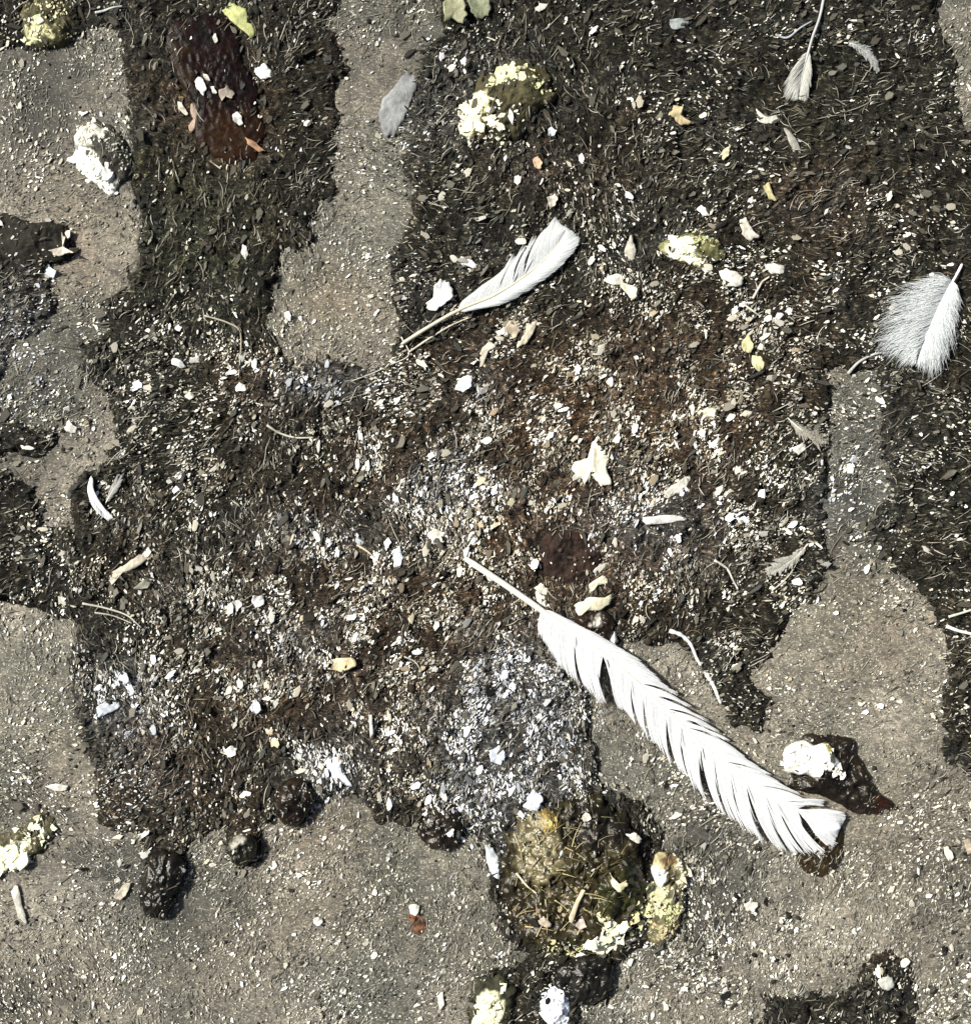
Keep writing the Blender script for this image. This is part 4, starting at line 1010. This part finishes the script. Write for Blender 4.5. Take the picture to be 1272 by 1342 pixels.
# the long white feather
feather("long white feather lying aslant across the lower right, quill to the upper left",
        [(609,731),(665,768),(722,808),(800,864),(870,928),(940,994),(1005,1042),(1060,1066),(1096,1082)], .225,
        [8,16,23,24,24,26,28,30,28,27,23,15,24,29,24], [26,52,53,40,44,46,49,50,51,49,45,38,30,34,30], (26, 24), (66, 48, 42, 40, 38, 36, 34, 32, 32), 4.4, n=520, zlift=12, camber=5,
        splits_l=((.27,.01,.3),(.31,.01,.35),(.35,.01,.35),(.385,.01,.3),(.41,.01,.3),(.52,.01,.2),(.62,.008,.2),(.72,.012,.3),(.775,.03,.9)),
        splits_r=((.10,.008,.12),(.17,.022,.8),(.25,.007,.15),(.29,.008,.2),(.36,.008,.25),(.40,.007,.2),(.46,.01,.3),(.50,.008,.25),(.55,.008,.2),(.60,.01,.25),(.66,.008,.2),(.70,.008,.2),(.78,.024,.75)),
        seed=1, loose=.05, col=(.74,.75,.77), tipx=.35, barbw=1.55)
# medium
feather("medium white feather with a curved tip lying above the centre",
        [(526,452),(562,430),(602,408),(650,388),(695,358),(726,328),(742,302)], .33,
        [10,26,33,34,34,32,27,18,6], [7,13,17,19,20,20,17,11,5], (40, 30), (32, 24), 2.6, n=260, zlift=9, camber=4,
        splits_l=((.27,.012,.3),(.36,.015,.4),(.44,.02,.55)), splits_r=(), seed=2, loose=.035, tipx=0, barbw=2.0, col=(.76,.78,.78), qcol=(.50,.46,.36))
strand("straw", [(536,462),(560,446),(590,428),(618,416)], 1.5, "pale straw lying right below the medium feather's quill", "straw", (.50,.45,.36))
flake("down_tuft", [(556,400),(566,392),(570,374),(580,368),(592,376),(594,390),(584,400),(572,408),(560,406)], "white down tuft left of the medium feather's vane base", "down", (.78,.80,.80), h=6, seed=91)
flake("down_tuft", [(597,344),(604,337),(614,338),(622,346),(628,350),(624,354),(614,350),(602,350)], "small white down tuft above the medium feather", "down", (.84,.84,.84), h=5, seed=92)
# downy feather at right
feather("fluffy white downy feather at the right edge",
        [(1258,347),(1248,364),(1238,380),(1222,412),(1208,444),(1196,476)], .30,
        [12,26,32,34,32,26,16], [26,52,60,56,50,42,20], (60, 28), (70, 30), 1.9, n=900, zlift=10, camber=6, seed=3, loose=.30, downy=.42, barbw=1.35, col=(.70,.73,.74), qcol=(.74,.74,.70), curve=.5)
# small hanging one at top
feather("small grey white feather with a long bare shaft coming in at the top edge",
        [(1080,-14),(1072,24),(1062,52),(1056,72),(1050,96),(1044,130)], .60,
        [6,12,14,13,12,8], [8,16,20,20,18,10], (40, 24), (36, 20), 1.9, n=170, zlift=6, camber=4, seed=4, loose=.2, downy=.08, col=(.52,.52,.48), qcol=(.36,.36,.36))
# two tiny feathers at left
feather("tiny bright white crescent feather near the left litter border",
        [(122,624),(122,642),(130,662),(144,680)], .05, [3,8,9,8,3], [2,4,5,4,2], 26, 26, .8, n=60, zlift=5, camber=3, seed=5, loose=.05, col=(.84,.84,.86))
feather("tiny grey feather leaning against the bright crescent one",
        [(140,660),(148,648),(156,634),(160,624)], .1, [2,4,5,4,3], [2,4,4,4,3], 24, 24, .7, n=40, zlift=4, camber=2, seed=6, loose=.3, col=(.44,.44,.42))
# faint fluffs
feather("faint grey fluff feather on the litter near the upper right corner",
        [(1104,58),(1120,62),(1136,74),(1148,94)], .1, [4,6,7,6,3], [4,7,8,6,3], 50, 40, .8, n=50, zlift=3, camber=2, seed=7, loose=.6, downy=.3, col=(.34,.35,.34))
feather("faint feathery tuft on the right centre litter below the pointed scrap",
        [(1058,712),(1040,730),(1022,742),(1004,750)], .1, [4,9,10,8,4], [5,10,12,8,4], 55, 40, .7, n=40, zlift=4, camber=2, seed=8, loose=.6, downy=.4, col=(.40,.39,.35))
feather("brownish torn feather tuft in the right litter above the grey strip",
        [(1030,548),(1044,562),(1060,572),(1082,580)], .1, [3,7,9,8,4], [3,7,9,8,4], 55, 35, .7, n=44, zlift=3, camber=2, seed=9, loose=.6, downy=.35, col=(.36,.34,.29))

# ------------------------------------------------------------------ the 300 largest loose chips, each an object
protos = []
r = np.random.default_rng(77)
def unit_chip(k):
    K = 9; na = K
    th = np.linspace(0, 2 * np.pi, K, endpoint=False) + r.normal(0, .2, K); rad = r.uniform(.55, 1.15, K)
    V = []
    for sc_, z in ((.0, .07), (.55, .07), (.95, .05), (1.0, 0.0), (.95, -.04)):
        for t_, q in zip(th, rad):
            V.append((math.cos(t_) * q * sc_ * .5, math.sin(t_) * q * sc_ * .5, z + .12 * (math.cos(t_) * q * sc_ * .5) ** 2 * (1 if k % 2 else -1.5)))
    F = []
    for i in range(4):
        for j in range(K):
            j2 = (j + 1) % K
            F.append((i * K + j, (i + 1) * K + j, (i + 1) * K + j2, i * K + j2))
    F.append(tuple(4 * K + j for j in range(K))[::-1])
    me = bpy.data.meshes.new("chip"); me.from_pydata([tuple(v) for v in V], [], F); me.materials.append(M_CHIP1); me.update()
    return me
for k in range(14): protos.append(unit_chip(k))
LAND = [((655,768),"beside the long feather's quill"),((860,930),"beside the long feather"),((650,370),"near the medium feather"),((1205,420),"near the downy feather"),
        ((1045,100),"near the small top feather"),((285,110),"round the wet mud patch"),((665,140),"round the yellow-cream dropping"),((905,330),"round the pale yellow dropping"),
        ((775,605),"round the large cream shell fragment"),((770,1150),"round the mossy lump"),((210,1150),"above the lowest black lump"),((390,1050),"above the brown-black lump"),
        ((135,650),"near the tiny crescent feather"),((170,745),"near the curled tan leaf"),((450,400),"by the bare channel"),((1130,600),"by the bare grey strip at right"),
        ((660,960),"in the whitened litter"),((560,1080),"along the lower litter edge"),((350,880),"in the lower left litter"),((420,680),"in the left centre litter"),
        ((850,480),"in the upper centre litter"),((950,700),"in the right centre litter"),((250,300),"in the dark upper left litter"),((860,60),"in the top centre litter"),((1220,650),"in the far right litter")]
def cname(c):
    c = np.array(c); v = c.mean()
    if c[2] > c[0]: return "bluish white" if v > .5 else "bluish grey"
    if v > .5: return "creamy white"
    if c[0] / max(c[2], .01) > 1.7: return "brown" if v < .22 else "tan"
    return "pale grey-brown" if v > .3 else "dull brown"
src = bpy.data.objects.new("wood_chip", protos[0]); COL.objects.link(src)
for i, (x, y, z, L, A, ang, c) in enumerate(LARGE):
    o = src if i == 0 else src.copy()
    if i: COL.objects.link(o)
    o.data = protos[i % 14]
    o.location = W(x, y, z + 1.2)
    o.scale = (L * S * 1.12, L * A * S * 1.12, L * S * .5)
    o.rotation_euler = (random.gauss(0, .18), random.gauss(0, .18), ang)
    o.color = (*[min(.85, v * 1.1) for v in c], 1)
    near = min(LAND, key=lambda l_: (l_[0][0] - x) ** 2 + (l_[0][1] - y) ** 2)[1]
    o["label"] = f"{'narrow' if A < .5 else 'broad'} {cname(c)} chip {near}"
    o["category"] = "chip"; o["group"] = "larger loose chips in the litter"
